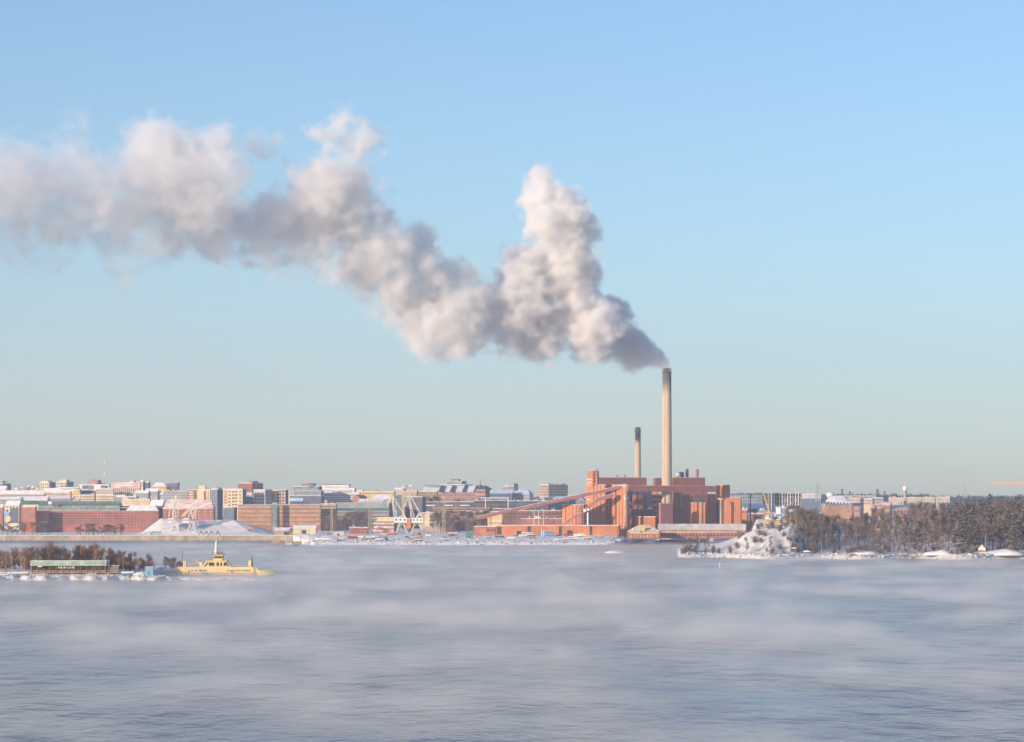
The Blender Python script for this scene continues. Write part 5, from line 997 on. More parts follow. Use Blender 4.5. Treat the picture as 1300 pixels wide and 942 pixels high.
MB().obox((fx(225), fw - .09, -.35), (fx(325) - fx(225), 0, 0), (0, .12, 0), .55).build('waterline_band', BROWNB, f_)
src = None
for px in (243, 248.5, 253, 255.2, 258.5, 260.8, 288.6, 292.2, 296.2, 300, 303.6, 307.4, 310.2, 313, 315.8):
    q = MB().obox((fx(px), fw - .06, fz(725.3)), (.62, 0, 0), (0, .1, 0), .72).build('window', GLASS, f_)
for px in (239.2, 294): MB().obox((fx(px), fw - .08, fz(728.4)), (.55, 0, 0), (0, .1, 0), 1.55).build('door', DARK, f_)
yc = YF + 5
def trap(x0, x1, X0, X1, yb, yt, hw, hw2):
    b = MB(); z0, z1 = fz(yb), fz(yt)
    b.v = [(fx(x0), yc - hw, z0), (fx(x1), yc - hw, z0), (fx(x1), yc + hw, z0), (fx(x0), yc + hw, z0), (fx(X0), yc - hw2, z1), (fx(X1), yc - hw2, z1), (fx(X1), yc + hw2, z1), (fx(X0), yc + hw2, z1)]
    b.f = [(0, 3, 2, 1), (4, 5, 6, 7), (0, 1, 5, 4), (1, 2, 6, 5), (2, 3, 7, 6), (3, 0, 4, 7)]; b.m = [0] * 6; return b
dh = trap(256, 293.5, 262, 286, 719.78, 712.3, 4.3, 4.0).build('deckhouse', FERRYY, f_)
for xa, xb in ((265, 268.6), (268.9, 271.6), (274.6, 277.6), (279.6, 281.4), (283.8, 286.4)): MB().obox((fx(xa), yc - 4.34, fz(718.6)), (fx(xb) - fx(xa), 0, 0), (0, .25, 0), fz(714.2) - fz(718.6)).build('window', GLASS, dh)
for xa, xb, xc in ((258.4, 263, 1), (290.6, 286.8, -1)):
    b = MB(); b.prism([(fx(xa), yc - 4.4, fz(719)), (fx(xa + 2.4 * xc), yc - 4.4, fz(719)), (fx(xb + 1.4 * xc), yc - 4.35, fz(714)), (fx(xb), yc - 4.35, fz(714))], (0, .3, 0)); b.build('window', GLASS, dh)
MB().obox((fx(260.5), yc - 4.5, fz(712.3) + .01), (fx(288) - fx(260.5), 0, 0), (0, 9, 0), .25).build('deck_edge', FERRYY, f_)
wh = trap(271, 281, 269.6, 282.4, 712, 704.6, 2.6, 3.1).build('wheelhouse', FERRYY, f_)
for i in range(5): MB().obox((fx(271 + i * 2.15), yc - 3.08, fz(708.8)), (.55, 0, 0), (0, .3, 0), fz(706) - fz(708.8)).build('window', GLASS, wh)
MB().obox((fx(268.6), yc - 3.5, fz(704.6) + .01), (fx(283.6) - fx(268.6), 0, 0), (0, 7, 0), .35).build('wheelhouse_roof', WOOD, f_)
b = MB()
for i in range(7): b.tube((fx(269 + i * 2.2), yc - 3.3, fz(704)), (fx(269 + i * 2.2), yc - 3.3, fz(701.6)), .07, n=4)
b.tube((fx(269), yc - 3.3, fz(701.6)), (fx(282.5), yc - 3.3, fz(701.6)), .08, n=4); b.build('railing', DARK, f_)
mt = MB().tube((fx(273), yc, fz(704)), (fx(273.4), yc, fz(685)), 1.0, .35, 8).build('mast', WHITEW, f_)
MB().tube((fx(273.4), yc, fz(685)), (fx(273.4), yc, fz(681)), .12, .06, 5).build('topmast', WHITEW, mt)
MB().tube((fx(270.6), yc, fz(688)), (fx(276.2), yc, fz(688)), .12, n=5).build('yard', DARK, mt); MB().tube((fx(272), yc, fz(684.8)), (fx(275.4), yc, fz(684.8)), .16, n=5).build('radar', DARK, mt)
b = MB()
for i in range(4): b.tube((fx(276 + i * 2), yc - 2, fz(704)), (fx(276.4 + i * 2), yc - 2, fz(700.8 - (i % 2))), .12, n=5)
b.build('antenna', DARK, f_)
MB().tube((fx(241.2), yc - 3, fz(709)), (fx(254.6), yc - 3, fz(715.4)), .32, n=6).build('derrick_arm', CREAM, f_); MB().box(Vector((fx(254.4), yc - 3, fz(719.7))), 1.3, 1.3, fz(714) - fz(719.7)).build('davit_base', FERRYY, f_)
MB().tube((fx(238.5), yc - 3, fz(716)), (fx(254), yc - 3, fz(715)), .35, n=6).build('lifeboat_rail', CREAM, f_)
for px, y0 in ((233, 712), (316.2, 711.8)): MB().box(Vector((fx(px), yc, fz(719.75))), 1.35, 2.2, fz(y0) - fz(719.75)).build('funnel', FERRYY, f_)
MB().tube((fx(230.4), yc - 2, fz(719.7)), (fx(230.4), yc - 2, fz(699.5)), .1, n=5).build('flagpole', DARK, f_); MB().tube((fx(318.8), yc, fz(719.7)), (fx(318.8), yc, fz(704.6)), .36, .14, 6).build('dark_mast', DARK, f_)
b = MB()
for i in range(30): x = fx(228 + i * 3.2); b.tube((x, fw + .15, fz(719.8)), (x, fw + .15, fz(717.6)), .05, n=4)
b.tube((fx(228), fw + .15, fz(717.7)), (fx(321), fw + .15, fz(717.7)), .05, n=4); b.build('deck_rail', CREAM, f_, kind='stuff')
b = MB()
for i in range(6): b.tube((fx(336 + i * 2.2), fw + 1.5, fz(724)), (fx(336 + i * 2.2), fw + 1.5, fz(722.2)), .06, n=4)
b.tube((fx(336), fw + 1.5, fz(722.2)), (fx(347.5), fw + 1.5, fz(722.2)), .06, n=4); MB_ = b.build('bow_rail', CREAM, f_)
# ---------------------------------------------------------------- pavilion and things on the skerry
YP = 1262.0
B = Bld('pavilion', 'long low pavilion with pale green roof fascia on the left skerry', 'pavilion', 39.2, 134.6, 135.5, 717.6, YP, mat('pavilion_wall', (.20, .17, .15), .7, .15, .4), t=2, depth=9, zb=1.6, roof=None)
MB().obox(P(38.6, 717.6, YP - .9), (W(135.2, YP) - W(38.6, YP), 0, 0), (0, 10.5, 0), Zp(712.4, YP) - Zp(717.6, YP)).build('roof_fascia', GREENROOF, B.root)
MB().obox(P(38.4, 712.4, YP - 1.1) + Vector((0, 0, .01)), (W(135.4, YP) - W(38.4, YP), 0, 0), (0, 10.9, 0), .22).build('roof_snow', ROOFSNOW, B.root)
MB().obox(P(38.4, 718.2, YP - 1.05), (W(135.4, YP) - W(38.4, YP), 0, 0), (0, 1.2, 0), .2).build('fascia_trim', CREAM, B.root)
B.grid('L', 42, 134, 718.8, 724.6, 1, 34, GLASS, .85, .9, indiv=True, name='window'); B.grid('L', 73, 95, 718.6, 722, 1, 6, LGLASS, .7, .8, indiv=True, name='pale_pane', th=.3)  # a few panes are set in pale glass
for i in range(13): B.rect('post', 'L', 40 + i * 7.8, 40.5 + i * 7.8, 718, 726.6, WOOD, .5)
B.add('low_extension', 132, 150.5, 151, 718.4, YP + 1, mat('pavilion_wall', (.20, .17, .15), .7, .15, .4), t=2, zb=1.6, depth=6, roof=THINSNOW, rt=.2)
MB().obox(P(48, 720, YP - 1.6), (1.9, 0, 0), (0, 1, 0), .55).build('awning', CREAM, B.root)
MB().obox(P(39, 727.3, YP - 3), (W(151, YP) - W(39, YP), 0, 0), (0, 3, 0), .25).build('terrace_deck', WOOD, B.root)
src = None
for i in range(29):
    q = MB().obox(P(40 + i * 3.85, 727, YP - 2.8), (.12, 0, 0), (0, .1, 0), 1.0).build('railing_post', WOOD, B.root) if src is None else src.copy()
    if src is None: src = q
    else: C.objects.link(q); q.parent = B.root; q.location = (W(3.85 * i + CX, YP), 0, 0)
MB().obox(P(40, 724.4, YP - 2.85), (W(150, YP) - W(40, YP), 0, 0), (0, .08, 0), .1).build('handrail', WOOD, B.root)
container('sky-blue container on the skerry near the stern of the ferry', 0, 5000, 1, BLUEP) if False else None
g = empty('blue_hut', P(189, 728, 1246), 'square sky-blue hut on the skerry behind the ferry', 'hut'); zb_ = skerry(189, 1246) - .2
MB().obox((W(184, 1246), 1246, zb_), (W(194.4, 1246) - W(184, 1246), 0, 0), (0, 3, 0), Zp(719.8, 1246) - zb_).build('wall', mat('sky_blue_paint', (.22, .37, .50), .5, .08, .4), g)
MB().obox((W(183.6, 1246), 1245.8, Zp(719.8, 1246) + .004), (W(194.8, 1246) - W(183.6, 1246), 0, 0), (0, 3.4, 0), .15).build('roof', ROOFSNOW, g)
MB().obox((W(187.6, 1246), 1245.92, zb_ + .1), (.9, 0, 0), (0, .1, 0), 1.9).build('door', mat('door_blue', (.12, .26, .42), .5), g)
for i, (px, yt) in enumerate(((7.6, 702), (15, 700), (26, 699), (31, 708), (2, 697), (121, 708), (138, 711), (150, 709), (156, 706))):
    g = empty('pole', (W(px, 1258), 1258, 1.5), 'thin bare flag or boat pole standing on the left skerry', 'pole', 'thin poles on the skerry'); MB().tube((W(px, 1258), 1258, 1.2), P(px, yt, 1258), .11, .06, 5).build('shaft', WOOD, g); MB().lathe(P(px, yt, 1258), [(.05, -.05), (.13, 0), (.1, .15)], 6).build('knob', CREAM, g)
for px, L, hm, cm, lb, bw in ((4, 5.5, CRANEW, CREAM, 'white boat pulled up at the left edge of the skerry', 1), (17, 6, TARP, None, 'grey covered boat pulled up left of the pavilion', -1), (30, 5, WOOD, None, 'brown rowing boat pulled up beside the pavilion', 1), (163, 6.5, BLUEP, None, 'blue boat pulled up between pavilion and blue hut', 1), (175, 5.5, CRANEW, None, 'white rowing boat beside the blue hut', -1)):
    boat(lb, px, 1246, L, hm, cm, cabin=cm is not None, bow=bw, z=skerry(px, 1246) + .25, cover=ROOFSNOW if cm is None else None)
# ---------------------------------------------------------------- trees
def bare_tree(seed, h=16.0, cw=3.6, tw=520, bark=BARK, twig=TWIG, wid=.10, low=.22, frost=0, name='bare_tree'):
    r = random.Random(seed); g = empty(name, (0, 0, 0), '', 'tree'); b = MB(); x = y = 0.0; prev = Vector((0, 0, -.4)); pts = []
    for k in range(1, 7):
        x += r.uniform(-.25, .25); y += r.uniform(-.25, .25); p = Vector((x, y, h * .9 * k / 6)); b.tube(prev, p, .26 * (1 - .9 * (k - 1) / 6), .26 * (1 - .9 * k / 6), 6, caps=False); pts.append((prev, p)); prev = p
    ends = []
    for i in range(15):
        f = r.uniform(low, .95); k = min(5, int(f * 6)); a = pts[k][0].lerp(pts[k][1], f * 6 - k); ang = r.uniform(0, 6.283); L = cw * (1.25 - .75 * f) * r.uniform(.7, 1.15)
        c = a + Vector((math.cos(ang) * L * .75, math.sin(ang) * L * .75, L * r.uniform(.55, 1.1))); b.tube(a, c, .09, .03, 4, caps=False); ends.append((a, c))
    b.build('trunk', bark, g); t = MB()
    for i in range(tw):
        a, c = r.choice(ends); p = a.lerp(c, r.uniform(.25, 1.05)) + Vector((r.gauss(0, .45), r.gauss(0, .45), r.gauss(0, .4)))
        d = Vector((r.gauss(0, .6), r.gauss(0, .6), r.uniform(.2, 1.2))).normalized() * r.uniform(.8, 2.0); s_ = d.orthogonal().normalized(); s_.rotate(Matrix.Rotation(r.uniform(0, 6.3), 3, d)); s_ *= wid * r.uniform(.5, 1.1)
        t.mi = 1 if r.random() < frost else 0; t.v += [tuple(p - s_), tuple(p + s_), tuple(p + d)]; n = len(t.v); t.f.append((n - 3, n - 2, n - 1)); t.m.append(t.mi)
    t.build('crown', [twig, FROST], g, fix=False)
    return g
def conifer(seed, h=17.0, cw=3.4, n=900, snow=.35, pine=False):
    r = random.Random(seed); g = empty('conifer', (0, 0, 0), '', 'tree'); b = MB(); b.tube((0, 0, -.4), (r.uniform(-.3, .3), 0, h * .97), .28, .04, 6, caps=False); t = MB(); s_ = MB()
    cl = []
    for i in range(46 if pine else 64):
        f = r.uniform(.40 if pine else .08, 1.0); rad = cw * ((math.sin(min(1, (1 - f) * 1.9 + .15) * 1.57)) if pine else (1 - f) * 1.05 + .08) * r.uniform(.45, 1.05); a = r.uniform(0, 6.283)
        c = Vector((math.cos(a) * rad, math.sin(a) * rad, h * f - rad * (.05 if pine else .25))); cl.append(c); b.tube((0, 0, h * f * .98), c, .05, .02, 3, caps=False)
    for i in range(n):
        c = r.choice(cl); p = c + Vector((r.gauss(0, .5), r.gauss(0, .5), r.gauss(0, .38))); a = r.uniform(0, 6.283); d = Vector((math.cos(a), math.sin(a), r.uniform(-.9, .6))) * r.uniform(.4, .85); w_ = Vector((-math.sin(a), math.cos(a), r.uniform(-.8, .8))) * r.uniform(.14, .30)
        q = s_ if r.random() < snow and p.z > c.z - .1 else t
        if q is s_: p = p + Vector((0, 0, .16))
        q.v += [tuple(p - w_), tuple(p + w_), tuple(p + d + w_ * .6), tuple(p + d - w_ * .6)]; k = len(q.v); q.f.append((k - 4, k - 3, k - 2, k - 1)); q.m.append(0)
    b.build('trunk', BARK, g); t.build('crown', NEEDLE, g, fix=False)
    if s_.v: s_.build('bough_snow', TREESNOW, g, fix=False, kind='stuff')
    return g
def shrub(seed, h=3.0, twig=TWIG, frost=.3, n=260):
    r = random.Random(seed); g = empty('bare_shrub', (0, 0, 0), '', 'shrub'); b, t = MB(), MB(); ends = []
    for i in range(9):
        a = r.uniform(0, 6.3); c = Vector((math.cos(a) * h * .5 * r.random(), math.sin(a) * h * .5 * r.random(), h * r.uniform(.6, 1))); b.tube((c.x * .15, c.y * .15, -.3), c, .05, .02, 3, caps=False); ends.append((Vector((c.x * .15, c.y * .15, 0)), c))
    for i in range(n):
        a, c = r.choice(ends); p = a.lerp(c, r.uniform(.15, 1.0)) + Vector((r.gauss(0, .35), r.gauss(0, .35), r.gauss(0, .25))); d = Vector((r.gauss(0, .7), r.gauss(0, .7), r.uniform(.1, 1.0))).normalized() * r.uniform(.4, 1.0); s_ = d.orthogonal().normalized() * .07
        t.mi = 1 if r.random() < frost else 0; t.v += [tuple(p - s_), tuple(p + s_), tuple(p + d)]; k = len(t.v); t.f.append((k - 3, k - 2, k - 1)); t.m.append(t.mi)
    b.build('stem', BARK, g); t.build('crown', [twig, FROST], g, fix=False); return g
PROTO = {'bare': [(bare_tree(i, 16, 3.8, 620, frost=.16), 16.0) for i in range(4)], 'birch': [(bare_tree(20 + i, 17, 2.6, 420, BIRCH, TWIG, low=.4, frost=.12, name='birch_tree'), 17.0) for i in range(3)],
         'rust': [(bare_tree(40 + i, 12, 4.4, 760, BARK, TWIG2, .095, .12, name='bushy_tree'), 12.0) for i in range(4)], 'pine': [(conifer(60 + i, 17, 3.4, 1000, .30, True), 17.0) for i in range(3)],
         'spruce': [(conifer(70 + i, 17, 3.6, 1200, .42), 17.0) for i in range(3)], 'green': [(conifer(80, 15, 3.4, 1200, .05), 15.0)], 'shrub': [(shrub(90 + i), 3.0) for i in range(3)]}
KIDS = {g.name: children(g) for l in PROTO.values() for g, _ in l}
for v_ in PROTO.values():
    for g, _ in v_:
        for k_ in KIDS[g.name]: KIDS[k_.name] = []
USED = set()
def plant(kind, px, Y, h, z, label, group, wide=1.0):
    g, hh = rr.choice(PROTO[kind]); s_ = h / hh; loc = (W(px, Y), Y, z)
    if g.name not in USED: USED.add(g.name); c = g; c.location = loc; c.rotation_euler = (0, 0, rr.uniform(0, 6.28))
    else: c = copy_tree(g, KIDS, loc, rr.uniform(0, 6.28))
    c.scale = (s_ * wide * rr.uniform(.9, 1.15), s_ * wide * rr.uniform(.9, 1.15), s_); c['label'] = label; c['group'] = group
    return c
# the wood on the right-hand shore
def zone(px):
    for lim, t in ((1042, 'beside the snowy bank'), (1086, 'below the ribbed-roof hall'), (1130, 'below the red roofs'), (1178, 'below the ball-topped tower'), (1230, 'left of the white tent'), (1262, 'behind the white tent')):
        if px < lim: return t
    return 'at the right edge'
def env(px):
    pr = [(1000, 662), (1020, 646), (1038, 640), (1052, 650), (1075, 653), (1100, 648), (1118, 643), (1135, 645), (1150, 642), (1168, 636), (1188, 635), (1205, 633), (1225, 631), (1245, 631), (1262, 629), (1280, 629), (1320, 626)]
    for (a, ya), (b_, yb_) in zip(pr, pr[1:]):
        if px <= b_: return ya + (yb_ - ya) * max(0, px - a) / (b_ - a)
    return pr[-1][1]
for row in range(8):
    Y0 = 1772 + 30 * row + (row > 4) * 14 * (row - 4); px = (1000 if row < 3 else 984) + rr.uniform(0, 9)
    while px < 1322:
        Y = Y0 + rr.uniform(-12, 12); z = island(px, Y); top = env(px) + max(0, 6 - row) * 5.2 + rr.uniform(0, 9) - (4 if rr.random() < .12 else 0)
        h = Zp(top, Y) - z
        h = max(5.0, min(27 if px < 1060 else 23, h)); q = rr.random(); con = ss(1170, 1235, px) * .44 + .07
        if q < con: kd = 'pine' if rr.random() < .55 else 'spruce'
        elif q < con + .25 * (1 - con): kd = 'birch'
        else: kd = 'bare'
        lb = {'pine': 'snow-dusted pine', 'spruce': 'snow-laden spruce', 'birch': 'pale-trunked bare tree', 'bare': 'bare brown broadleaf tree'}[kd] + (' in the front of the wood ' if row < 3 else ' in the middle of the wood ' if row < 6 else ' at the back of the wood ') + zone(px)
        plant(kd, px, Y, h, z - .2, lb, {'pine': 'snow-dusted pines on the wooded shore', 'spruce': 'snow-laden spruces on the wooded shore', 'birch': 'pale-trunked trees on the wooded shore', 'bare': 'bare trees on the wooded shore'}[kd])
        px += rr.uniform(7.0, 11.8)
for i in range(34):
    px = rr.uniform(996, 1046); Y = isl_front(px) + rr.uniform(40, 240); z = island(px, Y); plant('bare' if i % 4 else 'birch', px, Y, max(5, min(19, Zp(rr.uniform(641, 652), Y) - z)), z - .2, ('bare brown broadleaf tree' if i % 4 else 'pale-trunked bare tree') + ' on the slope right of the snowy bank', 'bare trees on the slope by the snowy bank')
plant('green', 1099, 1960, 17, island(1099, 1960), 'dark green bushy conifer standing out of the bare wood', 'dark conifer', 1.3)
for i in range(120):
    px = rr.uniform(1000, 1320) if i > 44 else rr.uniform(930, 1045); Y = isl_front(px) + (rr.uniform(13, 60) if i > 44 else rr.uniform(10, 120)); plant('shrub', px, Y, rr.uniform(2.2, 4.5), island(px, Y) - .1, 'frosted bare shrub low on the wooded shore ' + zone(px), 'frosted shrubs at the foot of the wood', 1.3)
for i in range(26):
    px = rr.uniform(864, 884) if i < 12 else rr.uniform(884, 1000); Y = isl_front(px) + rr.uniform(6, 26); plant('shrub' if i % 3 else 'bare', px, Y, rr.uniform(3, 6) if i % 3 else rr.uniform(7, 12), island(px, Y) - .1, 'thin brown scrub on the low left spit of the wooded shore', 'scrub on the low spit', .8)
# skerry trees
for i in range(116):
    px = rr.uniform(-12, 148) if i < 66 else rr.uniform(146, 236); Y = 1275 + rr.uniform(0, 70) if px < 196 else 1354 + rr.uniform(0, 28); e = 688 + (4 if px < 60 else 0) + 13 * ss(140, 165, px) + 8 * ss(205, 240, px); e += rr.uniform(0, 14)
    z = max(.8, skerry(px, min(Y, 1300) if px < 196 else Y)); h = max(4, Zp(e, Y) - z); plant('rust', px, Y, h, z - .4 if Y < 1310 or px >= 196 else .4, 'rust-brown bare tree on the skerry ' + ('left of the green-roofed pavilion' if px < 39 else 'behind the left half of the green-roofed pavilion' if px < 87 else 'behind the right half of the green-roofed pavilion' if px < 136 else 'between the pavilion and the blue hut' if px < 184 else 'between the blue hut and the ferry'), 'bare trees behind the pavilion' if px < 184 else 'bare trees behind the ferry', 1.0)
# bare trees among the buildings of the far shore
def town(n, x0, x1, Y0, Y1, yt0, yt1, lb, grp, kd='bare', wide=1.3):
    for i in range(n):
        px = x0 + (x1 - x0) * (i + rr.random()) / n; Y = rr.uniform(Y0, Y1); z = ground(px, Y) - .3; h = max(6, min(24, Zp(rr.uniform(yt0, yt1), Y) - z)); plant(kd, px, Y, h, z, lb, grp, wide)
town(14, 408, 470, 2720, 2880, 646, 656, 'bare tree before the grey-green office block', 'bare trees before the grey-green block')
town(22, 548, 626, 2720, 2860, 644, 656, 'bare tan-brown tree before the brown works left of the plant', 'bare trees before the brown works')
town(15, 98, 158, 2768, 2800, 664, 669, 'bare tree at the foot of the long red brick complex', 'bare trees before the brick complex', 'bare', 1.9); town(13, -12, 66, 2768, 2810, 661, 669, 'bare tree at the foot of the bright red brick wing', 'bare trees before the red wing', 'bare', 1.8)
town(8, 536, 560, 3240, 3290, 622, 630, 'bare ochre tree beside the sawtooth-roofed hall', 'bare trees beside the sawtooth hall')
town(7, 942, 975, 2650, 2800, 650, 662, 'bare tree right of the ribbed orange store', 'bare trees right of the ribbed store')
town(9, 365, 405, 2760, 2850, 664, 672, 'small bare tree before the striped office', 'bare trees before the striped office')
for i, px in enumerate((1069, 1079, 1104.5, 1114, 1123, 1136)):
    Y = 4300; z = Zp(634, Y); plant('green', px, Y, Zp(621 + 2.5 * (i % 3), Y) - z, z, 'dark conifer rising above the distant forest line', 'conifers on the distant forest line', 1.0)
# the far-off wood on the horizon: one mass
b = MB()
for i in range(5200):
    Y = rr.uniform(4700, 6800); px = rr.uniform(700, 1420) if i < 4400 else rr.uniform(-120, 700); z = ground(px, Y) - 1; top = (628.5 if px > 900 else 634) + rr.gauss(0, 1.4) + (2.2 if px > 1180 else 0); zt_ = max(z + 5, Zp(top, Y)); r_ = rr.uniform(2.5, 5.5); a = rr.uniform(0, 6)
    c = Vector((W(px, Y), Y, 0)); k = len(b.v); n = 5
    b.v += [(c.x + r_ * math.cos(a + 6.283 * q / n), Y + r_ * math.sin(a + 6.283 * q / n), z) for q in range(n)] + [(c.x + r_ * .8 * math.cos(a + 6.283 * q / n), Y + r_ * .8 * math.sin(a + 6.283 * q / n), z + (zt_ - z) * rr.uniform(.55, .8)) for q in range(n)] + [(c.x + rr.uniform(-1, 1), Y, zt_)]
    for q in range(n): b.f += [(k + q, k + (q + 1) % n, k + n + (q + 1) % n, k + n + q), (k + n + q, k + n + (q + 1) % n, k + 2 * n)]; b.m += [0, 0]
tag(b.build('distant_forest', mat('forest_green', (.045, .055, .05), .95, .25, .01), fix=False), 'far-off dark forest along the horizon', 'forest', None, 'stuff')
# ---------------------------------------------------------------- smoke, sea smoke, haze
def vol_mat(name, col, dens, aniso, grid=True):
    m = bpy.data.materials.new(name); m.use_nodes = True; nt = m.node_tree; nt.nodes.clear()
    o = nd(nt, 'ShaderNodeOutputMaterial'); v = nd(nt, 'ShaderNodeVolumePrincipled')
    v.inputs['Color'].default_value = (*col, 1); v.inputs['Density'].default_value = dens; v.inputs['Anisotropy'].default_value = aniso
    v.inputs['Density Attribute'].default_value = 'density' if grid else ''
    nt.links.new(v.outputs[0], o.inputs['Volume'])
    return m
def volume_object(name, m, lo, hi, res, field, step):
    """A volume object whose density grid is computed by geometry nodes; field(nt, position) returns the density socket."""
    g = bpy.data.node_groups.new(name, 'GeometryNodeTree'); g.interface.new_socket('Geometry', in_out='OUTPUT', socket_type='NodeSocketGeometry')
    pos = nd(g, 'GeometryNodeInputPosition')
    vc = nd(g, 'GeometryNodeVolumeCube'); vc.inputs['Min'].default_value = lo; vc.inputs['Max'].default_value = hi
    for k, n in zip(('Resolution X', 'Resolution Y', 'Resolution Z'), res): vc.inputs[k].default_value = n
    g.links.new(field(g, pos.outputs[0]), vc.inputs['Density'])
    sm = nd(g, 'GeometryNodeSetMaterial'); sm.inputs['Material'].default_value = m
    out = nd(g, 'NodeGroupOutput')
    g.links.new(vc.outputs[0], sm.inputs[0]); g.links.new(sm.outputs[0], out.inputs[0])
    v = bpy.data.volumes.new(name); v.materials.append(m); v.render.step_size = step
    o = bpy.data.objects.new(name, v); C.objects.link(o)
    o.modifiers.new('density', 'NODES').node_group = g
    return o
def vmath(g, op, a, b=None):
    n = nd(g, 'ShaderNodeVectorMath', operation=op)
    for i, q in enumerate((a, b)):
        if q is None: continue
        if isinstance(q, bpy.types.NodeSocket): g.links.new(q, n.inputs[i])
        else: n.inputs[i].default_value = q
    return n.outputs['Value'] if op in ('DISTANCE', 'LENGTH', 'DOT_PRODUCT') else n.outputs['Vector']
def smath(g, op, *a):
    n = nd(g, 'ShaderNodeMath', operation=op)
    for i, q in enumerate(a):
        if isinstance(q, bpy.types.NodeSocket): g.links.new(q, n.inputs[i])
        else: n.inputs[i].default_value = q
    return n.outputs[0]
def noise(g, p, scale, detail=4.0, rough=0.55, color=False, stretch=None):
    if stretch: p = vmath(g, 'MULTIPLY', p, stretch)
    n = nd(g, 'ShaderNodeTexNoise'); n.inputs['Scale'].default_value = scale; n.inputs['Detail'].default_value = detail; n.inputs['Roughness'].default_value = rough
    g.links.new(p, n.inputs['Vector'])
    return n.outputs['Color'] if color else n.outputs['Fac']
PLUME_Y = 2618.0
BLOBS = """846,466,5 843,460,8 837,454,13 829,447,17 819,440,21 806,432,24 792,428,24 806,397,14 793,393,18 780,388,14 800,412,14 788,408,20
771,434,13 756,420,16 763,404,12 780,419,10 749,438,24 786,404,18 788,388,13 800,424,21 790,442,16 738,412,34 730,372,30 722,345,34 714,318,36 702,288,34 692,258,27 690,234,15 728,300,24 742,330,18 752,352,14 682,345,42
662,375,40 694,400,42 655,410,36 628,405,34 606,420,30 582,434,22 562,402,34 590,392,30 540,385,32 522,408,22 560,352,26 582,345,20 545,425,24 500,360,28
486,330,30 455,322,26 440,345,16 425,325,18 520,330,22 540,310,18 470,285,32 452,264,42 425,262,48 398,246,38 380,272,38 446,228,24 410,220,24 352,262,22
330,268,20 312,290,22 318,320,16 345,300,18 292,262,24 262,240,36 235,205,36 205,190,28 258,178,22 275,196,16 180,220,22 215,255,40 175,265,38
150,300,28 145,330,16 122,248,38 95,262,34 75,225,36 40,240,42 5,240,46 -35,238,48 -80,236,52 -120,255,60 -220,250,66 -270,240,66 -320,235,70 -240,290,50 -300,280,60 -160,300,44 20,296,30 35,322,14 5,320,16 -60,300,36 -130,240,60 -180,235,64
235,295,26 280,300,24 120,215,18 330,300,26 400,300,34 420,290,36 385,310,24 340,285,30 300,285,28 470,345,26 60,285,30 -20,290,36 100,275,30 185,290,30 210,290,26 230,230,44 440,290,34 620,380,30 540,345,24"""  # the leftmost blobs lie out of view, added to shade the visible smoke
THIN = "430,152,18 415,165,18 462,176,20 448,190,20 100,158,16 80,165,14 320,190,14 345,185,14 370,345,22 360,330,20 75,345,18 560,452,18 640,455,16 30,335,20 150,345,20 300,310,22 410,345,22 500,395,20 690,450,18"
def drift(x): return PLUME_Y - .40 * max(0.0, 838 - x) * .74      # drifts left; slanted towards us so that the smoke shades itself
PL0 = Vector((W(846, PLUME_Y), PLUME_Y, 0)); PA = math.atan2(.40 * .74, .72)      # the grid lies along the drift
def loc(x, y, Y): return Matrix.Rotation(-PA, 3, 'Z') @ (Vector((W(x, Y), Y, Zp(y, Y))) - PL0)
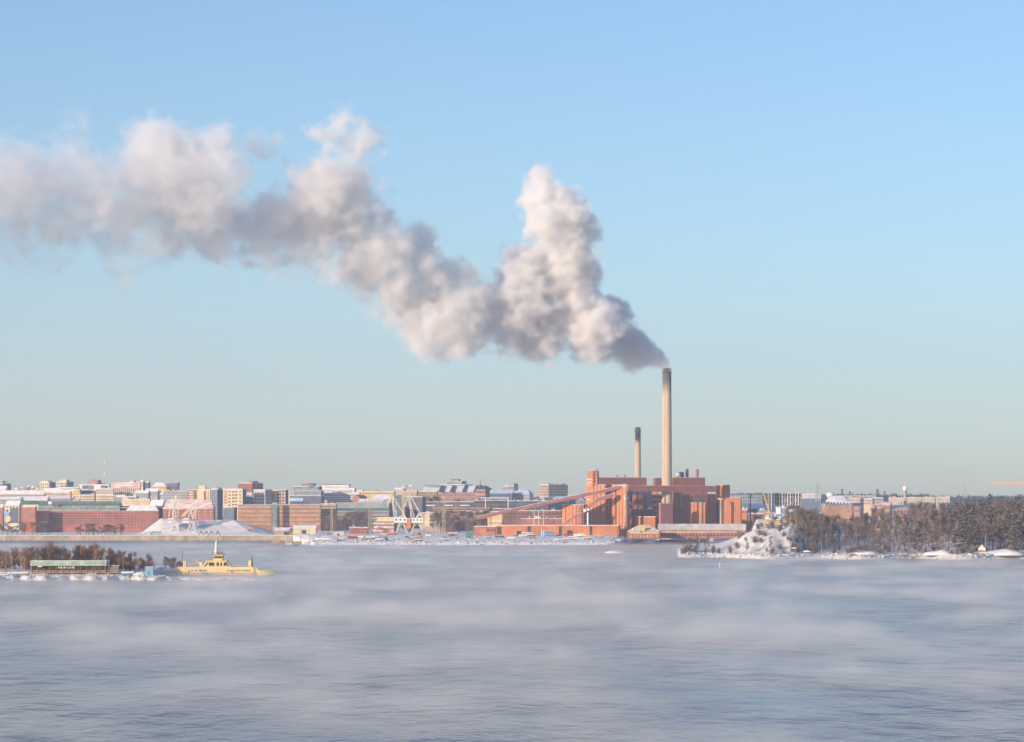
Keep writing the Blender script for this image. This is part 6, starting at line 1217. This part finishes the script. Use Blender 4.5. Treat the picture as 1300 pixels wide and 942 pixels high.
def plume_field(g, pos):
    rnd = random.Random(3); s = PLUME_Y / F
    wv = noise(g, pos, 0.012, 3.0, 0.55, color=True)
    wv = vmath(g, 'MULTIPLY', vmath(g, 'SUBTRACT', wv, (0.5, 0.5, 0.5)), (34, 34, 34))
    p = vmath(g, 'ADD', pos, wv)
    wv2 = noise(g, pos, 0.05, 2.0, 0.5, color=True)
    wv2 = vmath(g, 'MULTIPLY', vmath(g, 'SUBTRACT', wv2, (0.5, 0.5, 0.5)), (14, 14, 14))
    p = vmath(g, 'ADD', p, wv2)
    # the warp fades out at the chimney mouth so that the plume starts on it
    m = loc(846, 468, PLUME_Y)
    d0 = vmath(g, 'DISTANCE', pos, tuple(m))
    fade = nd(g, 'ShaderNodeMapRange'); g.links.new(d0, fade.inputs[0]); fade.inputs[1].default_value = 5; fade.inputs[2].default_value = 48
    mix = nd(g, 'ShaderNodeMix', data_type='VECTOR'); g.links.new(fade.outputs[0], mix.inputs[0]); g.links.new(pos, mix.inputs[4]); g.links.new(p, mix.inputs[5]); p = mix.outputs[1]
    f = None
    for txt, thin in ((BLOBS, 0), (THIN, 1)):
        for b in txt.split():
            x, y, r = map(float, b.split(','))
            jit = rnd.uniform(-.6, .6) * r * s * (0 if x > 800 else 1)
            Y = drift(x) - PLUME_Y + PLUME_Y + jit + 38 * ss(846, 812, x) * (1 - ss(784, 772, x)) - 4 * ss(784, 770, x) * (1 - ss(740, 700, x))
            Yd = drift(x); c = loc(x, y, Yd); c.y += Y - Yd; c = tuple(c); r = r * Yd / F * (1.10 + (.30 * ss(560, 150, x) + .06) if x < 560 else 1.10) * (1.7 if thin else 1)
            d = vmath(g, 'DISTANCE', p, c)
            t = smath(g, 'MULTIPLY_ADD', d, -1.0 / r, 0.46 if thin else 1.0)
            f = t if f is None else smath(g, 'SMOOTH_MAX', f, t, 0.12)
    sx = nd(g, 'ShaderNodeSeparateXYZ'); g.links.new(pos, sx.inputs[0])
    age = nd(g, 'ShaderNodeMapRange'); g.links.new(sx.outputs[0], age.inputs[0])
    age.inputs[1].default_value = loc(840, 0, PLUME_Y).x; age.inputs[2].default_value = loc(-50, 0, drift(-50)).x
    big = noise(g, p, 0.021, 7.0, 0.60)
    fine = noise(g, pos, 0.07, 5.0, 0.68, stretch=(1.0, 1.0, 1.25))
    puffs = None                                     # cauliflower billows: two sizes of rounded cells
    for sc, am in ((0.034, 0.55), (0.085, 0.42)):
        v = nd(g, 'ShaderNodeTexVoronoi', feature='SMOOTH_F1'); v.inputs['Scale'].default_value = sc; v.inputs['Smoothness'].default_value = .35; g.links.new(p, v.inputs['Vector'])
        t = smath(g, 'MULTIPLY_ADD', v.outputs['Distance'], -am, am * .52)
        puffs = t if puffs is None else smath(g, 'ADD', puffs, t)
    fbm = smath(g, 'MULTIPLY_ADD', big, 1.7, smath(g, 'MULTIPLY_ADD', fine, 1.5, -1.52))
    young = smath(g, 'SUBTRACT', 1.0, age.outputs[0])
    bill = smath(g, 'ADD', smath(g, 'MULTIPLY', fbm, smath(g, 'MULTIPLY_ADD', age.outputs[0], 0.45, 1.05)), smath(g, 'MULTIPLY', puffs, smath(g, 'MULTIPLY_ADD', young, 0.55, 0.12)))
    f = smath(g, 'ADD', f, smath(g, 'MULTIPLY', bill, smath(g, 'MULTIPLY_ADD', fade.outputs[0], 0.8, 0.2)))
    # young smoke near the mouth is dense and crisp, old smoke to the left is thin and soft
    soft = smath(g, 'MULTIPLY_ADD', age.outputs[0], 0.50, 0.30)
    q = smath(g, 'DIVIDE', f, soft)
    q = nd_clamp(g, q)
    dens = smath(g, 'MULTIPLY_ADD', smath(g, 'POWER', age.outputs[0], 0.6), -0.168, 0.186)
    tex = nd_clamp(g, smath(g, 'MULTIPLY_ADD', fine, 3.2, -0.65), 0.25, 1.8)
    return smath(g, 'MULTIPLY', smath(g, 'MULTIPLY', smath(g, 'POWER', q, 1.5), tex), dens)
def nd_clamp(g, s, a=0.0, b=1.0):
    n = nd(g, 'ShaderNodeClamp'); g.links.new(s, n.inputs[0]); n.inputs[1].default_value = a; n.inputs[2].default_value = b
    return n.outputs[0]
lo = (loc(-385, 0, drift(-385)).x, -72, Zp(485, PLUME_Y)); hi = (14, 72, Zp(118, PLUME_Y))
VS = 2.0
plume = volume_object('smoke_plume', vol_mat('smoke', (0.992, 0.981, 0.970), 1.0, 0.02), lo, hi, [int((b - a) / VS) for a, b in zip(lo, hi)], plume_field, 3.5)
plume.location = PL0; plume.rotation_euler = (0, 0, PA)
tag(plume, 'long billowing pinkish grey smoke plume drifting left from the tall chimney', 'smoke', None, 'stuff')
def mist_field(g, pos):
    sx = nd(g, 'ShaderNodeSeparateXYZ'); g.links.new(pos, sx.inputs[0])
    a = noise(g, pos, 0.014, 5.0, 0.62, stretch=(1.0, 0.6, 1.0))
    b = noise(g, pos, 0.07, 5.0, 0.66, stretch=(1.0, 0.75, 1.2))
    far = nd(g, 'ShaderNodeMapRange'); g.links.new(sx.outputs[1], far.inputs[0]); far.inputs[1].default_value = 700; far.inputs[2].default_value = 2380; far.inputs[3].default_value = 0.0; far.inputs[4].default_value = 4.0
    n = smath(g, 'MULTIPLY_ADD', a, 0.64, smath(g, 'MULTIPLY', b, 0.36))
    top = smath(g, 'SUBTRACT', smath(g, 'MULTIPLY_ADD', n, 46.0, -20.6), far.outputs[0])      # local height of the fog bank
    q = nd_clamp(g, smath(g, 'MULTIPLY', smath(g, 'SUBTRACT', top, sx.outputs[2]), 0.22))
    veil = nd_clamp(g, smath(g, 'MULTIPLY_ADD', sx.outputs[2], -0.3, 1.0))
    return smath(g, 'MULTIPLY_ADD', q, 0.016, smath(g, 'MULTIPLY', veil, 0.0042))
lo = (-620, 330, 0.3); hi = (620, 2420, 8.3)
mist = volume_object('sea_smoke', vol_mat('sea_smoke', (0.97, 0.975, 1.0), 1.0, 0.0), lo, hi, (310, 420, 12), mist_field, 5.0)
tag(mist, 'thin white steam fog drifting in low banks over the water', 'mist', None, 'stuff')
HZ = MB(); HZ.obox((-2600, -60, -3), (5200, 0, 0), (0, 7600, 0), 450)
haze = HZ.build('haze', vol_mat('haze', (0.83, 0.87, 1.0), 0.000095, 0.3, False)); haze['kind'] = 'stuff'
haze['label'] = 'pale winter haze between the camera and the far shore'
